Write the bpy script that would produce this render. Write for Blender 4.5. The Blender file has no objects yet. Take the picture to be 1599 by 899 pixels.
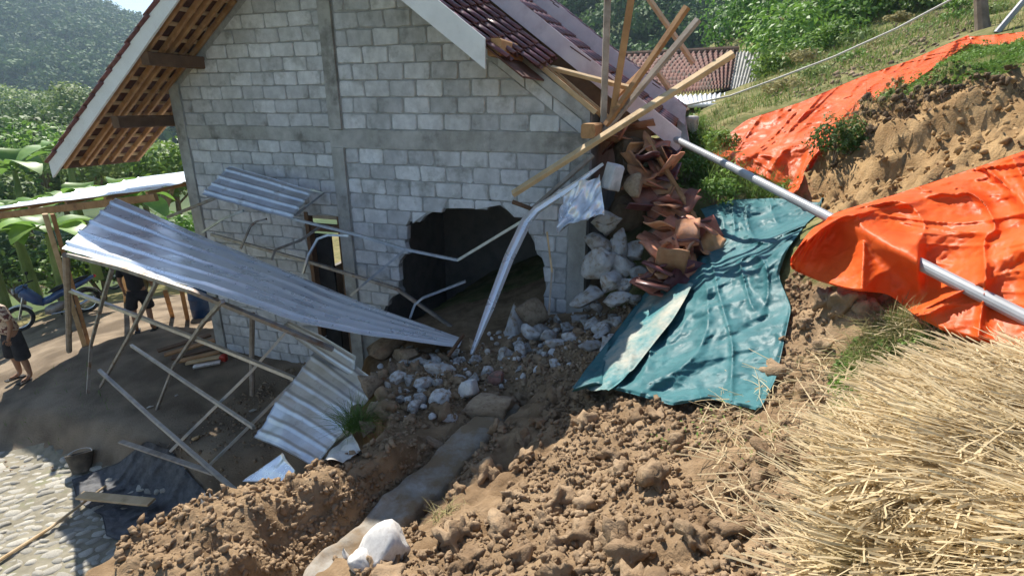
import bpy, bmesh, math, random
import numpy as np
from mathutils import Vector, Matrix, Quaternion
from mathutils.geometry import tessellate_polygon

random.seed(7)
rng = np.random.default_rng(7)
S = bpy.context.scene
COL = S.collection

# ------------------------------------------------------------------ camera
HC = 4.0                     # eye height above the yard in front of the house
FPX = 850.0                  # focal length in photograph pixels
PITCH = math.radians(18.5)
cam_d = bpy.data.cameras.new("camera")
cam_d.sensor_width = 36.0
cam_d.lens = FPX / 1599.0 * 36.0
cam_d.clip_start = 0.05
cam_d.clip_end = 4000
cam = bpy.data.objects.new("camera", cam_d)
cam.location = (0, 0, HC)
cam.rotation_euler = (math.pi / 2 - PITCH, 0, 0)
COL.objects.link(cam)
S.camera = cam

# ------------------------------------------------------------------ light
SUN_L = Vector((0.38, -0.76, -1.0)).normalized()
w = bpy.data.worlds.new("World")
S.world = w
w.use_nodes = True
nt = w.node_tree
bg = nt.nodes["Background"]
sky = nt.nodes.new("ShaderNodeTexSky")
sky.sky_type = 'NISHITA'
sky.sun_disc = False
sky.sun_elevation = math.asin(-SUN_L.z)
sky.sun_rotation = math.atan2(-SUN_L.x, -SUN_L.y)
sky.air_density = 1.0
sky.dust_density = 0.5
sky.ozone_density = 2.0
sky.altitude = 300
nt.links.new(sky.outputs[0], bg.inputs[0])
bg.inputs[1].default_value = 0.094
sd = bpy.data.lights.new("sun", 'SUN')
sd.energy = 5.0
sd.angle = math.radians(0.55)
sd.color = (1.0, 0.94, 0.85)
so = bpy.data.objects.new("sun", sd)
so.rotation_euler = SUN_L.to_track_quat('-Z', 'Y').to_euler()
so.location = (-20, 40, 60)
COL.objects.link(so)
S.view_settings.view_transform = 'Standard'
S.view_settings.look = 'None'
S.view_settings.exposure = 0.8
S.view_settings.gamma = 1.0
S.view_settings.use_curve_mapping = False
S.cycles.max_bounces = 6
S.cycles.diffuse_bounces = 3
S.cycles.glossy_bounces = 3
S.cycles.transparent_max_bounces = 6
S.cycles.volume_bounces = 1
S.cycles.caustics_reflective = False
S.cycles.caustics_refractive = False
S.cycles.use_denoising = True
S.cycles.use_adaptive_sampling = True
S.cycles.adaptive_threshold = 0.025

# ------------------------------------------------------------------ measuring
cp, sp = math.cos(PITCH), math.sin(PITCH)
def ray(px, py):
    a = (px - 799.5) / FPX
    b = -(py - 449.5) / FPX
    return np.array([a, cp + b * sp, -sp + b * cp])
def P(px, py, d):
    """point at distance d along the line of sight measured in the photograph"""
    r = ray(px, py) * d
    return Vector((r[0], r[1], r[2] + HC))
def G(px, py, z):
    """point at height z (relative to the eye) on a line of sight"""
    r = ray(px, py)
    return P(px, py, z / r[2])
TH = math.radians(18.3)      # the gable wall is turned this much
UX = np.array([math.cos(TH), -math.sin(TH)])
NX = np.array([math.sin(TH), math.cos(TH)])
V0 = 6.5                     # wall plane
def UV(u, v, z):
    """house coordinates: u along the gable, v into the house, z relative to the eye"""
    q = UX * u + NX * v
    return Vector((q[0], q[1], z + HC))
def Wd(px, py, v):
    r = ray(px, py)
    return P(px, py, v / float(NX @ r[:2]))
def Wuz(px, py, v=V0):
    p = Wd(px, py, v)
    return float(UX @ np.array([p.x, p.y])), p.z - HC

# ------------------------------------------------------------------ noise
def _h(i, j, k):
    n = (i.astype(np.int64) * 374761393 + j.astype(np.int64) * 668265263 + k.astype(np.int64) * 1440662683) & 0xffffffff
    n = ((n ^ (n >> 13)) * 1274126177) & 0xffffffff
    n = ((n ^ (n >> 15)) * 2246822519) & 0xffffffff
    return ((n ^ (n >> 16)) & 0xffff) / 65535.0
def vn(p):
    """value noise in -1..1 for an N x 3 array"""
    p = np.asarray(p, float)
    i = np.floor(p)
    f = p - i
    f = f * f * (3 - 2 * f)
    i = i.astype(np.int64)
    out = 0
    for dx in (0, 1):
        for dy in (0, 1):
            for dz in (0, 1):
                wgt = (f[:, 0] if dx else 1 - f[:, 0]) * (f[:, 1] if dy else 1 - f[:, 1]) * (f[:, 2] if dz else 1 - f[:, 2])
                out = out + wgt * _h(i[:, 0] + dx, i[:, 1] + dy, i[:, 2] + dz)
    return out * 2 - 1
def fbm(p, octs=4, gain=0.5):
    p = np.asarray(p, float)
    a, s, out = 1.0, 1.0, 0
    for o in range(octs):
        out = out + a * vn(p * s + 17.3 * o)
        a *= gain
        s *= 2.03
    return out

# ------------------------------------------------------------------ objects
def tag(o, label=None, cat=None, group=None, kind=None):
    if label: o["label"] = label
    if cat: o["category"] = cat
    if group: o["group"] = group
    if kind: o["kind"] = kind
    return o
def empty(name, loc, label=None, cat=None, group=None):
    o = bpy.data.objects.new(name, None)
    o.location = loc
    o.empty_display_size = 0.1
    COL.objects.link(o)
    return tag(o, label, cat, group)
def mesh(name, V, Fs, smooth=False):
    me = bpy.data.meshes.new(name)
    V = np.asarray(V, np.float32).reshape(-1, 3)
    if isinstance(Fs, np.ndarray):
        n, k = Fs.shape
        me.vertices.add(len(V)); me.vertices.foreach_set("co", V.ravel())
        me.loops.add(n * k); me.loops.foreach_set("vertex_index", Fs.astype(np.int32).ravel())
        me.polygons.add(n)
        me.polygons.foreach_set("loop_start", np.arange(0, n * k, k, dtype=np.int32))
        me.polygons.foreach_set("loop_total", np.full(n, k, np.int32))
        if smooth: me.polygons.foreach_set("use_smooth", np.ones(n, bool))
        me.update(calc_edges=True)
    else:
        me.from_pydata([tuple(map(float, v)) for v in V], [], [tuple(int(i) for i in f) for f in Fs])
        if smooth: me.polygons.foreach_set("use_smooth", np.ones(len(me.polygons), bool))
        me.update()
    return me
def put(name, me, mat, parent=None, loc=None, **kw):
    if isinstance(me, tuple): me = mesh(name, *me)
    o = bpy.data.objects.new(name, me)
    if mat is not None and len(me.materials) == 0: me.materials.append(mat)
    if loc is not None: o.location = loc
    COL.objects.link(o)
    if parent is not None:
        o.parent = parent
        o.matrix_parent_inverse = Matrix.Translation(-parent.location)
    tag(o, **kw)
    return o
class MB:
    """collects shapes that become one mesh"""
    def __init__(s): s.V = []; s.F = []
    def add(s, V, Fs):
        b = len(s.V)
        s.V += [tuple(v) for v in V]
        s.F += [tuple(int(i) + b for i in f) for f in Fs]
        return s
    def done(s): return (s.V, s.F)
def tube(pts, r, n=8, cap=True, twist=0.0):
    """round or square tube through points; r scalar or list"""
    pts = [Vector(p) for p in pts]
    rs = r if isinstance(r, (list, tuple, np.ndarray)) else [r] * len(pts)
    V, Fs = [], []
    prev = None
    for i, p in enumerate(pts):
        if i == 0: t = pts[1] - p
        elif i == len(pts) - 1: t = p - pts[i - 1]
        else: t = (pts[i + 1] - p).normalized() + (p - pts[i - 1]).normalized()
        if t.length < 1e-9: t = Vector((0, 0, 1))
        t.normalize()
        if prev is None:
            a = Vector((0, 0, 1)) if abs(t.z) < 0.9 else Vector((0, 1, 0))
            x = t.cross(a).normalized()
        else:
            x = (prev - t * prev.dot(t)).normalized()
        prev = x
        y = t.cross(x)
        for k in range(n):
            an = 2 * math.pi * (k + 0.5) / n + twist
            V.append(p + (x * math.cos(an) + y * math.sin(an)) * rs[i])
    for i in range(len(pts) - 1):
        for k in range(n):
            a = i * n + k; b = i * n + (k + 1) % n
            Fs.append((a, b, b + n, a + n))
    if cap:
        Fs.append(tuple(reversed(range(n))))
        Fs.append(tuple(range((len(pts) - 1) * n, len(pts) * n)))
    return V, Fs
def bar(p0, p1, wd, ht, up=(0, 0, 1), bev=0.0):
    """rectangular timber from p0 to p1, optionally with worn ends"""
    p0, p1 = Vector(p0), Vector(p1)
    t = (p1 - p0).normalized()
    up = Vector(up)
    x = t.cross(up)
    if x.length < 1e-4: x = t.cross(Vector((0, 1, 0)))
    x.normalize(); y = x.cross(t).normalized()
    V = []
    b = min(wd, ht) * 0.12
    ring = [(-wd/2+b, -ht/2), (wd/2-b, -ht/2), (wd/2, -ht/2+b), (wd/2, ht/2-b), (wd/2-b, ht/2), (-wd/2+b, ht/2), (-wd/2, ht/2-b), (-wd/2, -ht/2+b)]
    L = (p1 - p0).length
    n = max(2, min(6, int(L / 0.6) + 2))
    for i in range(n):
        f = i / (n - 1)
        w_ = bev * math.sin(f * math.pi) if bev else 0
        c = p0.lerp(p1, f) + y * w_
        for (a, h) in ring: V.append(c + x * a + y * h)
    Fs = []
    for i in range(n - 1):
        for k in range(8):
            a = i * 8 + k; c = i * 8 + (k + 1) % 8
            Fs.append((a, c, c + 8, a + 8))
    Fs.append(tuple(reversed(range(8)))); Fs.append(tuple(range((n-1)*8, n*8)))
    return V, Fs
def boxuv(u0, u1, v0, v1, z0, z1):
    c = [UV(u, v, z) for z in (z0, z1) for v in (v0, v1) for u in (u0, u1)]
    return c, [(0,2,3,1),(4,5,7,6),(0,1,5,4),(2,6,7,3),(0,4,6,2),(1,3,7,5)]
def prism_uz(poly, v0, v1, holes=()):
    """polygon in (u,z) with holes, extruded from v0 to v1"""
    loops = [list(poly)] + [list(h) for h in holes]
    flat = [q for l in loops for q in l]
    tris = tessellate_polygon([[Vector((q[0], q[1], 0)) for q in l] for l in loops])
    n = len(flat)
    V = [UV(q[0], v0, q[1]) for q in flat] + [UV(q[0], v1, q[1]) for q in flat]
    Fs = []
    for t in tris:
        a, b, c = [Vector((flat[i][0], flat[i][1], 0)) for i in t]
        if (b - a).cross(c - a).z < 0: t = (t[0], t[2], t[1])
        Fs.append(tuple(t)); Fs.append(tuple(n + i for i in reversed(t)))
    base = 0
    for l in loops:
        m = len(l)
        for i in range(m):
            a = base + i; b = base + (i + 1) % m
            Fs.append((a, n + a, n + b, b))
        base += m
    return V, Fs
def grid_faces(nu, nv):
    i, j = np.meshgrid(np.arange(nu - 1), np.arange(nv - 1), indexing='ij')
    a = (i * nv + j).ravel()
    return np.stack([a, a + nv, a + nv + 1, a + 1], 1)

# ------------------------------------------------------------------ materials
def mk(name, c1, c2, scale=6.0, rough=0.85, metal=0.0, bump=0.25, bscale=40.0, rand=0.0, c3=None, c3scale=2.0, c3amt=(0.5, 0.62),
       stretch=None, trans=0.0, coord='Object', spec=0.3, detail=6.0, rrand=0.0, bdist=0.01, huerand=0.0, crease=0.0, cscale=5.0, stain=0.0):
    m = bpy.data.materials.new(name)
    m.use_nodes = True
    t = m.node_tree; N = t.nodes; L = t.links
    bs = N["Principled BSDF"]
    tc = N.new("ShaderNodeTexCoord")
    src = tc.outputs[coord]
    if stretch:
        mp = N.new("ShaderNodeMapping"); mp.inputs["Scale"].default_value = stretch
        L.new(src, mp.inputs[0]); src = mp.outputs[0]
    if rand:
        oi = N.new("ShaderNodeObjectInfo")
        ad = N.new("ShaderNodeVectorMath"); ad.operation = 'ADD'
        sc = N.new("ShaderNodeVectorMath"); sc.operation = 'SCALE'
        cb = N.new("ShaderNodeCombineXYZ")
        L.new(oi.outputs["Random"], cb.inputs[0]); L.new(oi.outputs["Random"], cb.inputs[1])
        L.new(cb.outputs[0], sc.inputs[0]); sc.inputs["Scale"].default_value = 37.0
        L.new(src, ad.inputs[0]); L.new(sc.outputs[0], ad.inputs[1]); src = ad.outputs[0]
    nz = N.new("ShaderNodeTexNoise"); nz.inputs["Scale"].default_value = scale; nz.inputs["Detail"].default_value = detail
    nz.inputs["Roughness"].default_value = 0.62
    L.new(src, nz.inputs["Vector"])
    cr = N.new("ShaderNodeValToRGB")
    cr.color_ramp.elements[0].position = 0.36; cr.color_ramp.elements[1].position = 0.66
    cr.color_ramp.elements[0].color = (*c1, 1); cr.color_ramp.elements[1].color = (*c2, 1)
    L.new(nz.outputs[0], cr.inputs[0])
    col = cr.outputs[0]
    if c3:
        n3 = N.new("ShaderNodeTexNoise"); n3.inputs["Scale"].default_value = c3scale; n3.inputs["Detail"].default_value = 7
        n3.inputs["Roughness"].default_value = 0.65
        L.new(src, n3.inputs["Vector"])
        mr = N.new("ShaderNodeMapRange"); mr.inputs[1].default_value = c3amt[0]; mr.inputs[2].default_value = c3amt[1]
        L.new(n3.outputs[0], mr.inputs[0])
        mx = N.new("ShaderNodeMix"); mx.data_type = 'RGBA'
        L.new(mr.outputs[0], mx.inputs[0]); L.new(col, mx.inputs[6]); mx.inputs[7].default_value = (*c3, 1)
        col = mx.outputs[2]
    if rand:
        hs = N.new("ShaderNodeHueSaturation")
        mr2 = N.new("ShaderNodeMapRange"); mr2.inputs[3].default_value = 1 - rand; mr2.inputs[4].default_value = 1 + rand
        L.new(oi.outputs["Random"], mr2.inputs[0]); L.new(mr2.outputs[0], hs.inputs["Value"])
        if huerand:
            ml = N.new("ShaderNodeMath"); ml.operation = 'MULTIPLY'; ml.inputs[1].default_value = 7.13
            fr = N.new("ShaderNodeMath"); fr.operation = 'FRACT'
            L.new(oi.outputs["Random"], ml.inputs[0]); L.new(ml.outputs[0], fr.inputs[0])
            mr3 = N.new("ShaderNodeMapRange"); mr3.inputs[3].default_value = 0.5 - huerand; mr3.inputs[4].default_value = 0.5 + huerand
            L.new(fr.outputs[0], mr3.inputs[0]); L.new(mr3.outputs[0], hs.inputs["Hue"])
        L.new(col, hs.inputs["Color"]); col = hs.outputs[0]
    if stain:
        ge = N.new("ShaderNodeNewGeometry"); mpp = N.new("ShaderNodeMapping"); mpp.inputs["Scale"].default_value = (1.6, 1.6, .7)
        L.new(ge.outputs["Position"], mpp.inputs[0])
        ns = N.new("ShaderNodeTexNoise"); ns.inputs["Scale"].default_value = 1.0; ns.inputs["Detail"].default_value = 9; ns.inputs["Roughness"].default_value = .7
        L.new(mpp.outputs[0], ns.inputs["Vector"])
        cs2 = N.new("ShaderNodeValToRGB"); cs2.color_ramp.elements[0].position = .33; cs2.color_ramp.elements[1].position = .6
        cs2.color_ramp.elements[0].color = (1 - stain, 1 - stain * 1.0, 1 - stain * 1.15, 1); cs2.color_ramp.elements[1].color = (1, 1, 1, 1)
        L.new(ns.outputs[0], cs2.inputs[0])
        mm = N.new("ShaderNodeMix"); mm.data_type = 'RGBA'; mm.blend_type = 'MULTIPLY'; mm.inputs[0].default_value = 1.0
        L.new(col, mm.inputs[6]); L.new(cs2.outputs[0], mm.inputs[7]); col = mm.outputs[2]
    L.new(col, bs.inputs["Base Color"])
    bs.inputs["Roughness"].default_value = rough
    bs.inputs["Metallic"].default_value = metal
    bs.inputs["Specular IOR Level"].default_value = spec
    if rrand:
        mr4 = N.new("ShaderNodeMapRange"); mr4.inputs[3].default_value = max(0.05, rough - rrand); mr4.inputs[4].default_value = min(1, rough + rrand)
        mr4.inputs[1].default_value = 0.3; mr4.inputs[2].default_value = 0.7
        L.new(nz.outputs[0], mr4.inputs[0]); L.new(mr4.outputs[0], bs.inputs["Roughness"])
    if bump:
        nb = N.new("ShaderNodeTexNoise"); nb.inputs["Scale"].default_value = bscale; nb.inputs["Detail"].default_value = 5
        nb.inputs["Roughness"].default_value = 0.65
        L.new(src, nb.inputs["Vector"])
        bp = N.new("ShaderNodeBump"); bp.inputs["Strength"].default_value = bump; bp.inputs["Distance"].default_value = bdist
        L.new(nb.outputs[0], bp.inputs["Height"]); L.new(bp.outputs[0], bs.inputs["Normal"])
        if crease:
            prev = None
            for k_, cs_ in ((1.0, cscale), (.8, cscale * 2.6), (.6, cscale * 6.0)):
                wn = N.new("ShaderNodeTexNoise"); wn.inputs["Scale"].default_value = cs_ * .5; L.new(src, wn.inputs["Vector"])
                wa = N.new("ShaderNodeVectorMath"); wa.operation = 'MULTIPLY_ADD'; wa.inputs[1].default_value = (.9 / cs_,) * 3
                L.new(wn.outputs["Color"], wa.inputs[0]); L.new(src, wa.inputs[2])
                vo = N.new("ShaderNodeTexVoronoi"); vo.feature = 'F1'; vo.inputs["Scale"].default_value = cs_
                L.new(wa.outputs[0], vo.inputs["Vector"])
                sb = N.new("ShaderNodeVectorMath"); sb.operation = 'SUBTRACT'; sb.inputs[1].default_value = (.5, .5, .5); L.new(vo.outputs["Color"], sb.inputs[0])
                rel = N.new("ShaderNodeVectorMath"); rel.operation = 'SUBTRACT'; L.new(wa.outputs[0], rel.inputs[0]); L.new(vo.outputs["Position"], rel.inputs[1])
                dt = N.new("ShaderNodeVectorMath"); dt.operation = 'DOT_PRODUCT'; L.new(rel.outputs[0], dt.inputs[0]); L.new(sb.outputs[0], dt.inputs[1])
                b2 = N.new("ShaderNodeBump"); b2.inputs["Strength"].default_value = 1.0; b2.inputs["Distance"].default_value = crease * k_
                L.new(dt.outputs["Value"], b2.inputs["Height"]); L.new(bp.outputs[0] if prev is None else prev.outputs[0], b2.inputs["Normal"]); prev = b2
            L.new(prev.outputs[0], bs.inputs["Normal"])
    if trans:
        tr = N.new("ShaderNodeBsdfTranslucent"); L.new(col, tr.inputs[0])
        ms = N.new("ShaderNodeMixShader"); ms.inputs[0].default_value = trans
        L.new(bs.outputs[0], ms.inputs[1]); L.new(tr.outputs[0], ms.inputs[2])
        L.new(ms.outputs[0], N["Material Output"].inputs[0])
    return m
M = {}
M['block'] = mk('block', (.53,.53,.54), (.70,.70,.71), 9, .95, 0, .5, 60, rand=.2, c3=(.30,.295,.28), c3scale=3, c3amt=(.54,.72), stain=.2)
M['mortar'] = mk('mortar', (.30,.30,.295), (.43,.43,.42), 12, .95, 0, .6, 50, stain=.2)
M['concrete'] = mk('concrete', (.37,.36,.34), (.52,.51,.485), 5, .93, 0, .5, 45, c3=(.17,.165,.15), c3scale=2.2, c3amt=(.52,.7), stain=.3)
M['slab'] = mk('slab', (.26,.24,.20), (.40,.375,.33), 7, .95, 0, 1.0, 22, c3=(.22,.155,.09), c3scale=2.6, c3amt=(.36,.55))
M['white_paint'] = mk('white_paint', (.74,.74,.72), (.83,.83,.81), 4, .55, 0, .05, 30, c3=(.60,.58,.53), c3scale=3, c3amt=(.58,.75))
M['pink_board'] = mk('pink_board', (.62,.52,.56), (.74,.64,.66), 4, .6, 0, .08, 25, c3=(.5,.40,.42), c3scale=2.5, c3amt=(.55,.75))
M['wood'] = mk('wood', (.33,.17,.07), (.50,.29,.13), 4, .8, 0, .25, 30, rand=.2, stretch=(1,1,1), c3=(.2,.10,.045), c3scale=5, c3amt=(.55,.7))
M['wood_pale'] = mk('wood_pale', (.52,.36,.19), (.66,.49,.29), 5, .8, 0, .2, 40, rand=.12, c3=(.34,.22,.11), c3scale=4, c3amt=(.56,.74))
M['wood_grey'] = mk('wood_grey', (.29,.24,.19), (.42,.36,.30), 6, .88, 0, .3, 40, rand=.12, c3=(.17,.13,.10), c3scale=4, c3amt=(.55,.74))
M['wood_dark'] = mk('wood_dark', (.10,.055,.03), (.17,.095,.05), 5, .85, 0, .3, 30, rand=.2)
M['tile'] = mk('tile', (.10,.032,.032), (.17,.06,.055), 8, .38, 0, .2, 30, rand=.22, spec=.5, huerand=.012)
M['tile_red'] = mk('tile_red', (.36,.14,.075), (.52,.24,.14), 9, .8, 0, .3, 40, rand=.4, huerand=.02, c3=(.24,.15,.13), c3scale=4, c3amt=(.5,.7))
M['tile_old'] = mk('tile_old', (.17,.09,.065), (.29,.17,.12), 6, .85, 0, .3, 30, rand=.3, huerand=.015, c3=(.10,.09,.07), c3scale=3)
M['zinc'] = mk('zinc', (.78,.81,.85), (.90,.92,.95), 3, .30, .5, .05, 9, rrand=.08, c3=(.5,.5,.5), c3scale=3, c3amt=(.62,.85))
M['zinc_dull'] = mk('zinc_dull', (.52,.54,.56), (.70,.72,.74), 4, .42, .7, .1, 20, rrand=.1, c3=(.25,.22,.19), c3scale=4, c3amt=(.56,.75))
M['rail'] = mk('rail', (.40,.42,.44), (.58,.60,.62), 7, .42, .8, .05, 20, rand=.12, c3=(.30,.26,.22), c3scale=6, c3amt=(.6,.78))
M['rust_rail'] = mk('rust_rail', (.24,.22,.20), (.40,.38,.36), 7, .55, .6, .1, 30, rand=.12, c3=(.22,.13,.08), c3scale=6, c3amt=(.52,.7))
M['soil'] = mk('soil', (.20,.125,.066), (.36,.245,.14), 5, .97, 0, .9, 45, c3=(.145,.09,.05), c3scale=1.3, c3amt=(.48,.68), spec=.1, bdist=.02, detail=9)
M['clod'] = mk('clod', (.235,.16,.096), (.41,.295,.185), 7, .97, 0, .8, 60, c3=(.16,.10,.055), c3scale=1.1, c3amt=(.48,.7), spec=.1, bdist=.015, detail=8)
M['stone'] = mk('stone', (.44,.43,.41), (.65,.63,.60), 6, .92, 0, .7, 40, rand=.3, c3=(.26,.19,.12), c3scale=3, c3amt=(.46,.66))
M['stone_white'] = mk('stone_white', (.62,.59,.55), (.76,.73,.68), 7, .9, 0, .6, 40, rand=.06, c3=(.48,.43,.36), c3scale=5, c3amt=(.55,.75))
M['stone_brown'] = mk('stone_brown', (.24,.17,.11), (.36,.27,.18), 6, .93, 0, .7, 40, rand=.2, c3=(.15,.10,.06), c3scale=4, c3amt=(.54,.72))
M['cobble'] = mk('cobble', (.34,.32,.27), (.48,.455,.39), 10, .9, 0, .5, 45, rand=.25, c3=(.30,.27,.20), c3scale=4, c3amt=(.56,.75))
M['path'] = mk('path', (.20,.18,.13), (.30,.27,.20), 9, .95, 0, .6, 45, c3=(.20,.22,.11), c3scale=1.4, c3amt=(.55,.7))
M['orange'] = mk('orange', (.90,.15,.024), (.97,.20,.038), 3, .46, 0, .12, 30, spec=.32, trans=.42, rrand=.06, bdist=.004, crease=.20, cscale=3.2)
M['teal'] = mk('teal', (.03,.125,.14), (.06,.19,.205), 3, .52, 0, .12, 30, spec=.3, crease=.18, cscale=2.4, trans=.1, c3=(.38,.33,.25), c3scale=3.2, c3amt=(.66,1.15), rrand=.08, bdist=.006)
M['blue_tarp'] = mk('blue_tarp', (.05,.12,.45), (.09,.2,.6), 4, .45, 0, .2, 20, trans=.1)
M['black_tarp'] = mk('black_tarp', (.05,.052,.058), (.11,.113,.12), 14, .6, 0, .5, 60, c3=(.14,.14,.14), c3scale=9, c3amt=(.54,.75))
M['foil'] = mk('foil', (.62,.60,.60), (.78,.76,.75), 5, .3, .9, .25, 12, c3=(.80,.30,.14), c3scale=3.4, c3amt=(.47,.56))  # orange patches are the tarpaulin's reflection painted into the metal colour
M['tile_under'] = mk('tile_under', (.085,.036,.025), (.15,.07,.045), 6, .9, 0, .3, 30)
M['straw'] = mk('straw', (.55,.435,.255), (.76,.63,.40), 3, .7, 0, 0, 10, c3=(.42,.36,.17), c3scale=2.5, c3amt=(.58,.75), spec=.3, trans=.35)
M['teal_dusty'] = mk('teal_dusty', (.42,.37,.29), (.55,.49,.39), 3, .6, 0, .12, 30, spec=.3, c3=(.05,.2,.21), c3scale=2.0, c3amt=(.34,.58), crease=.25, cscale=3)
M['straw_base'] = mk('straw_base', (.20,.14,.07), (.34,.25,.13), 16, .95, 0, .9, 60)
M['grass'] = mk('grass', (.085,.16,.03), (.20,.30,.07), 2.2, .7, 0, 0, 10, trans=.35, c3=(.34,.30,.13), c3scale=1.6, c3amt=(.56,.74))
M['grass_dry'] = mk('grass_dry', (.24,.22,.09), (.42,.36,.17), 2.4, .8, 0, 0, 10, trans=.25)
M['weed'] = mk('weed', (.10,.20,.035), (.20,.33,.06), 3, .6, 0, 0, 10, trans=.3)
M['leaf'] = mk('leaf', (.055,.12,.028), (.13,.23,.05), .8, .6, 0, 0, 10, trans=.3, rand=.2, huerand=.02)
M['leaf_bright'] = mk('leaf_bright', (.09,.19,.03), (.20,.34,.06), 1.2, .5, 0, 0, 10, trans=.35, rand=.15, huerand=.02)
M['leaf_far'] = mk('leaf_far', (.035,.085,.03), (.12,.20,.065), .12, .8, 0, 0, 10, trans=.15, c3=(.19,.235,.09), c3scale=.1, c3amt=(.56,.74), detail=8)
M['leaf_pale'] = mk('leaf_pale', (.14,.22,.06), (.30,.37,.14), .9, .6, 0, 0, 10, trans=.3, rand=.2)
M['banana'] = mk('banana', (.13,.27,.045), (.26,.42,.09), 2, .42, 0, .1, 20, trans=.4, rand=.2)
M['bark'] = mk('bark', (.16,.12,.085), (.27,.215,.16), 6, .95, 0, .6, 25, rand=.2)
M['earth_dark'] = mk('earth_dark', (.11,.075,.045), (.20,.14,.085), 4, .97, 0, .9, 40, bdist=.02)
M['pvc'] = mk('pvc', (.27,.285,.30), (.36,.375,.39), 4, .42, 0, .03, 30, c3=(.36,.32,.27), c3scale=5, c3amt=(.6,.8))
M['black'] = mk('black', (.012,.012,.013), (.03,.03,.032), 6, .8, 0, .1, 30)
M['dark_cloth'] = mk('dark_cloth', (.016,.015,.017), (.032,.03,.033), 10, .95, 0, .3, 80)
M['rubber'] = mk('rubber', (.015,.015,.015), (.03,.03,.03), 10, .8, 0, .1, 40)
M['skin'] = mk('skin', (.28,.15,.09), (.36,.20,.12), 8, .6, 0, .05, 40)
M['hair'] = mk('hair', (.012,.01,.009), (.03,.024,.02), 20, .6, 0, .3, 60)
M['print'] = mk('print', (.50,.40,.30), (.60,.50,.40), 9, .9, 0, .2, 60, c3=(.13,.05,.045), c3scale=16, c3amt=(.49,.53))
M['blue_paint'] = mk('blue_paint', (.03,.07,.18), (.05,.10,.24), 4, .25, 0, 0, 10, spec=.5)
M['barrel'] = mk('barrel', (.012,.045,.13), (.02,.07,.18), 4, .45, 0, .05, 20)
M['chrome'] = mk('chrome', (.55,.55,.55), (.7,.7,.7), 4, .25, 1, 0, 10)
M['plastic_white'] = mk('plastic_white', (.74,.74,.72), (.82,.82,.80), 5, .4, 0, .05, 20)
M['cloth_white'] = mk('cloth_white', (.62,.60,.55), (.78,.76,.71), 5, .85, 0, .2, 40, c3=(.45,.37,.27), c3scale=5, c3amt=(.56,.76), trans=.15)
M['rope'] = mk('rope', (.55,.52,.45), (.68,.65,.58), 20, .85, 0, .2, 60)
M['bucket'] = mk('bucket', (.055,.05,.045), (.12,.105,.085), 9, .8, 0, .4, 40, c3=(.32,.28,.22), c3scale=6, c3amt=(.56,.72))
M['red'] = mk('red', (.35,.03,.02), (.5,.06,.04), 8, .6, 0, .1, 30)
M['yellow_band'] = mk('yellow_band', (.5,.5,.12), (.62,.6,.2), 8, .6, 0, .1, 30)
M['plaster'] = mk('plaster', (.16,.15,.135), (.24,.225,.20), 4, .95, 0, .3, 30, c3=(.22,.20,.17), c3scale=2)

# ------------------------------------------------------------------ terrain heights (relative to the eye)
class RBF:
    def __init__(s, pts, eps=.0016, lam=.02):
        A = np.array(pts, float); s.eps = eps
        s.xy = A[:, :2]; z = A[:, 2]; n = len(A)
        K = np.sqrt(((s.xy[:, None] - s.xy[None]) ** 2).sum(2) + eps) - lam * np.eye(n)
        Q = np.c_[np.ones(n), s.xy]
        M_ = np.block([[K, Q], [Q.T, np.zeros((3, 3))]])
        sol = np.linalg.lstsq(M_, np.r_[z, 0, 0, 0], rcond=None)[0]
        s.w = sol[:n]; s.c = sol[n:]
    def __call__(s, x, y):
        x = np.asarray(x, float); y = np.asarray(y, float)
        sh = x.shape; x = x.ravel(); y = y.ravel()
        out = np.empty(len(x))
        for a in range(0, len(x), 40000):
            xx, yy = x[a:a+40000], y[a:a+40000]
            r = np.sqrt((xx[:, None] - s.xy[:, 0]) ** 2 + (yy[:, None] - s.xy[:, 1]) ** 2 + s.eps)
            out[a:a+40000] = r @ s.w + s.c[0] + s.c[1] * xx + s.c[2] * yy
        return out.reshape(sh)
def gz(px, py, z):
    p = G(px, py, z); return (p.x, p.y, z)
def gd(px, py, d):
    p = P(px, py, d); return (p.x, p.y, p.z - HC)
def guv(u, v, z):
    p = UV(u, v, z); return (p.x, p.y, z)
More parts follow.
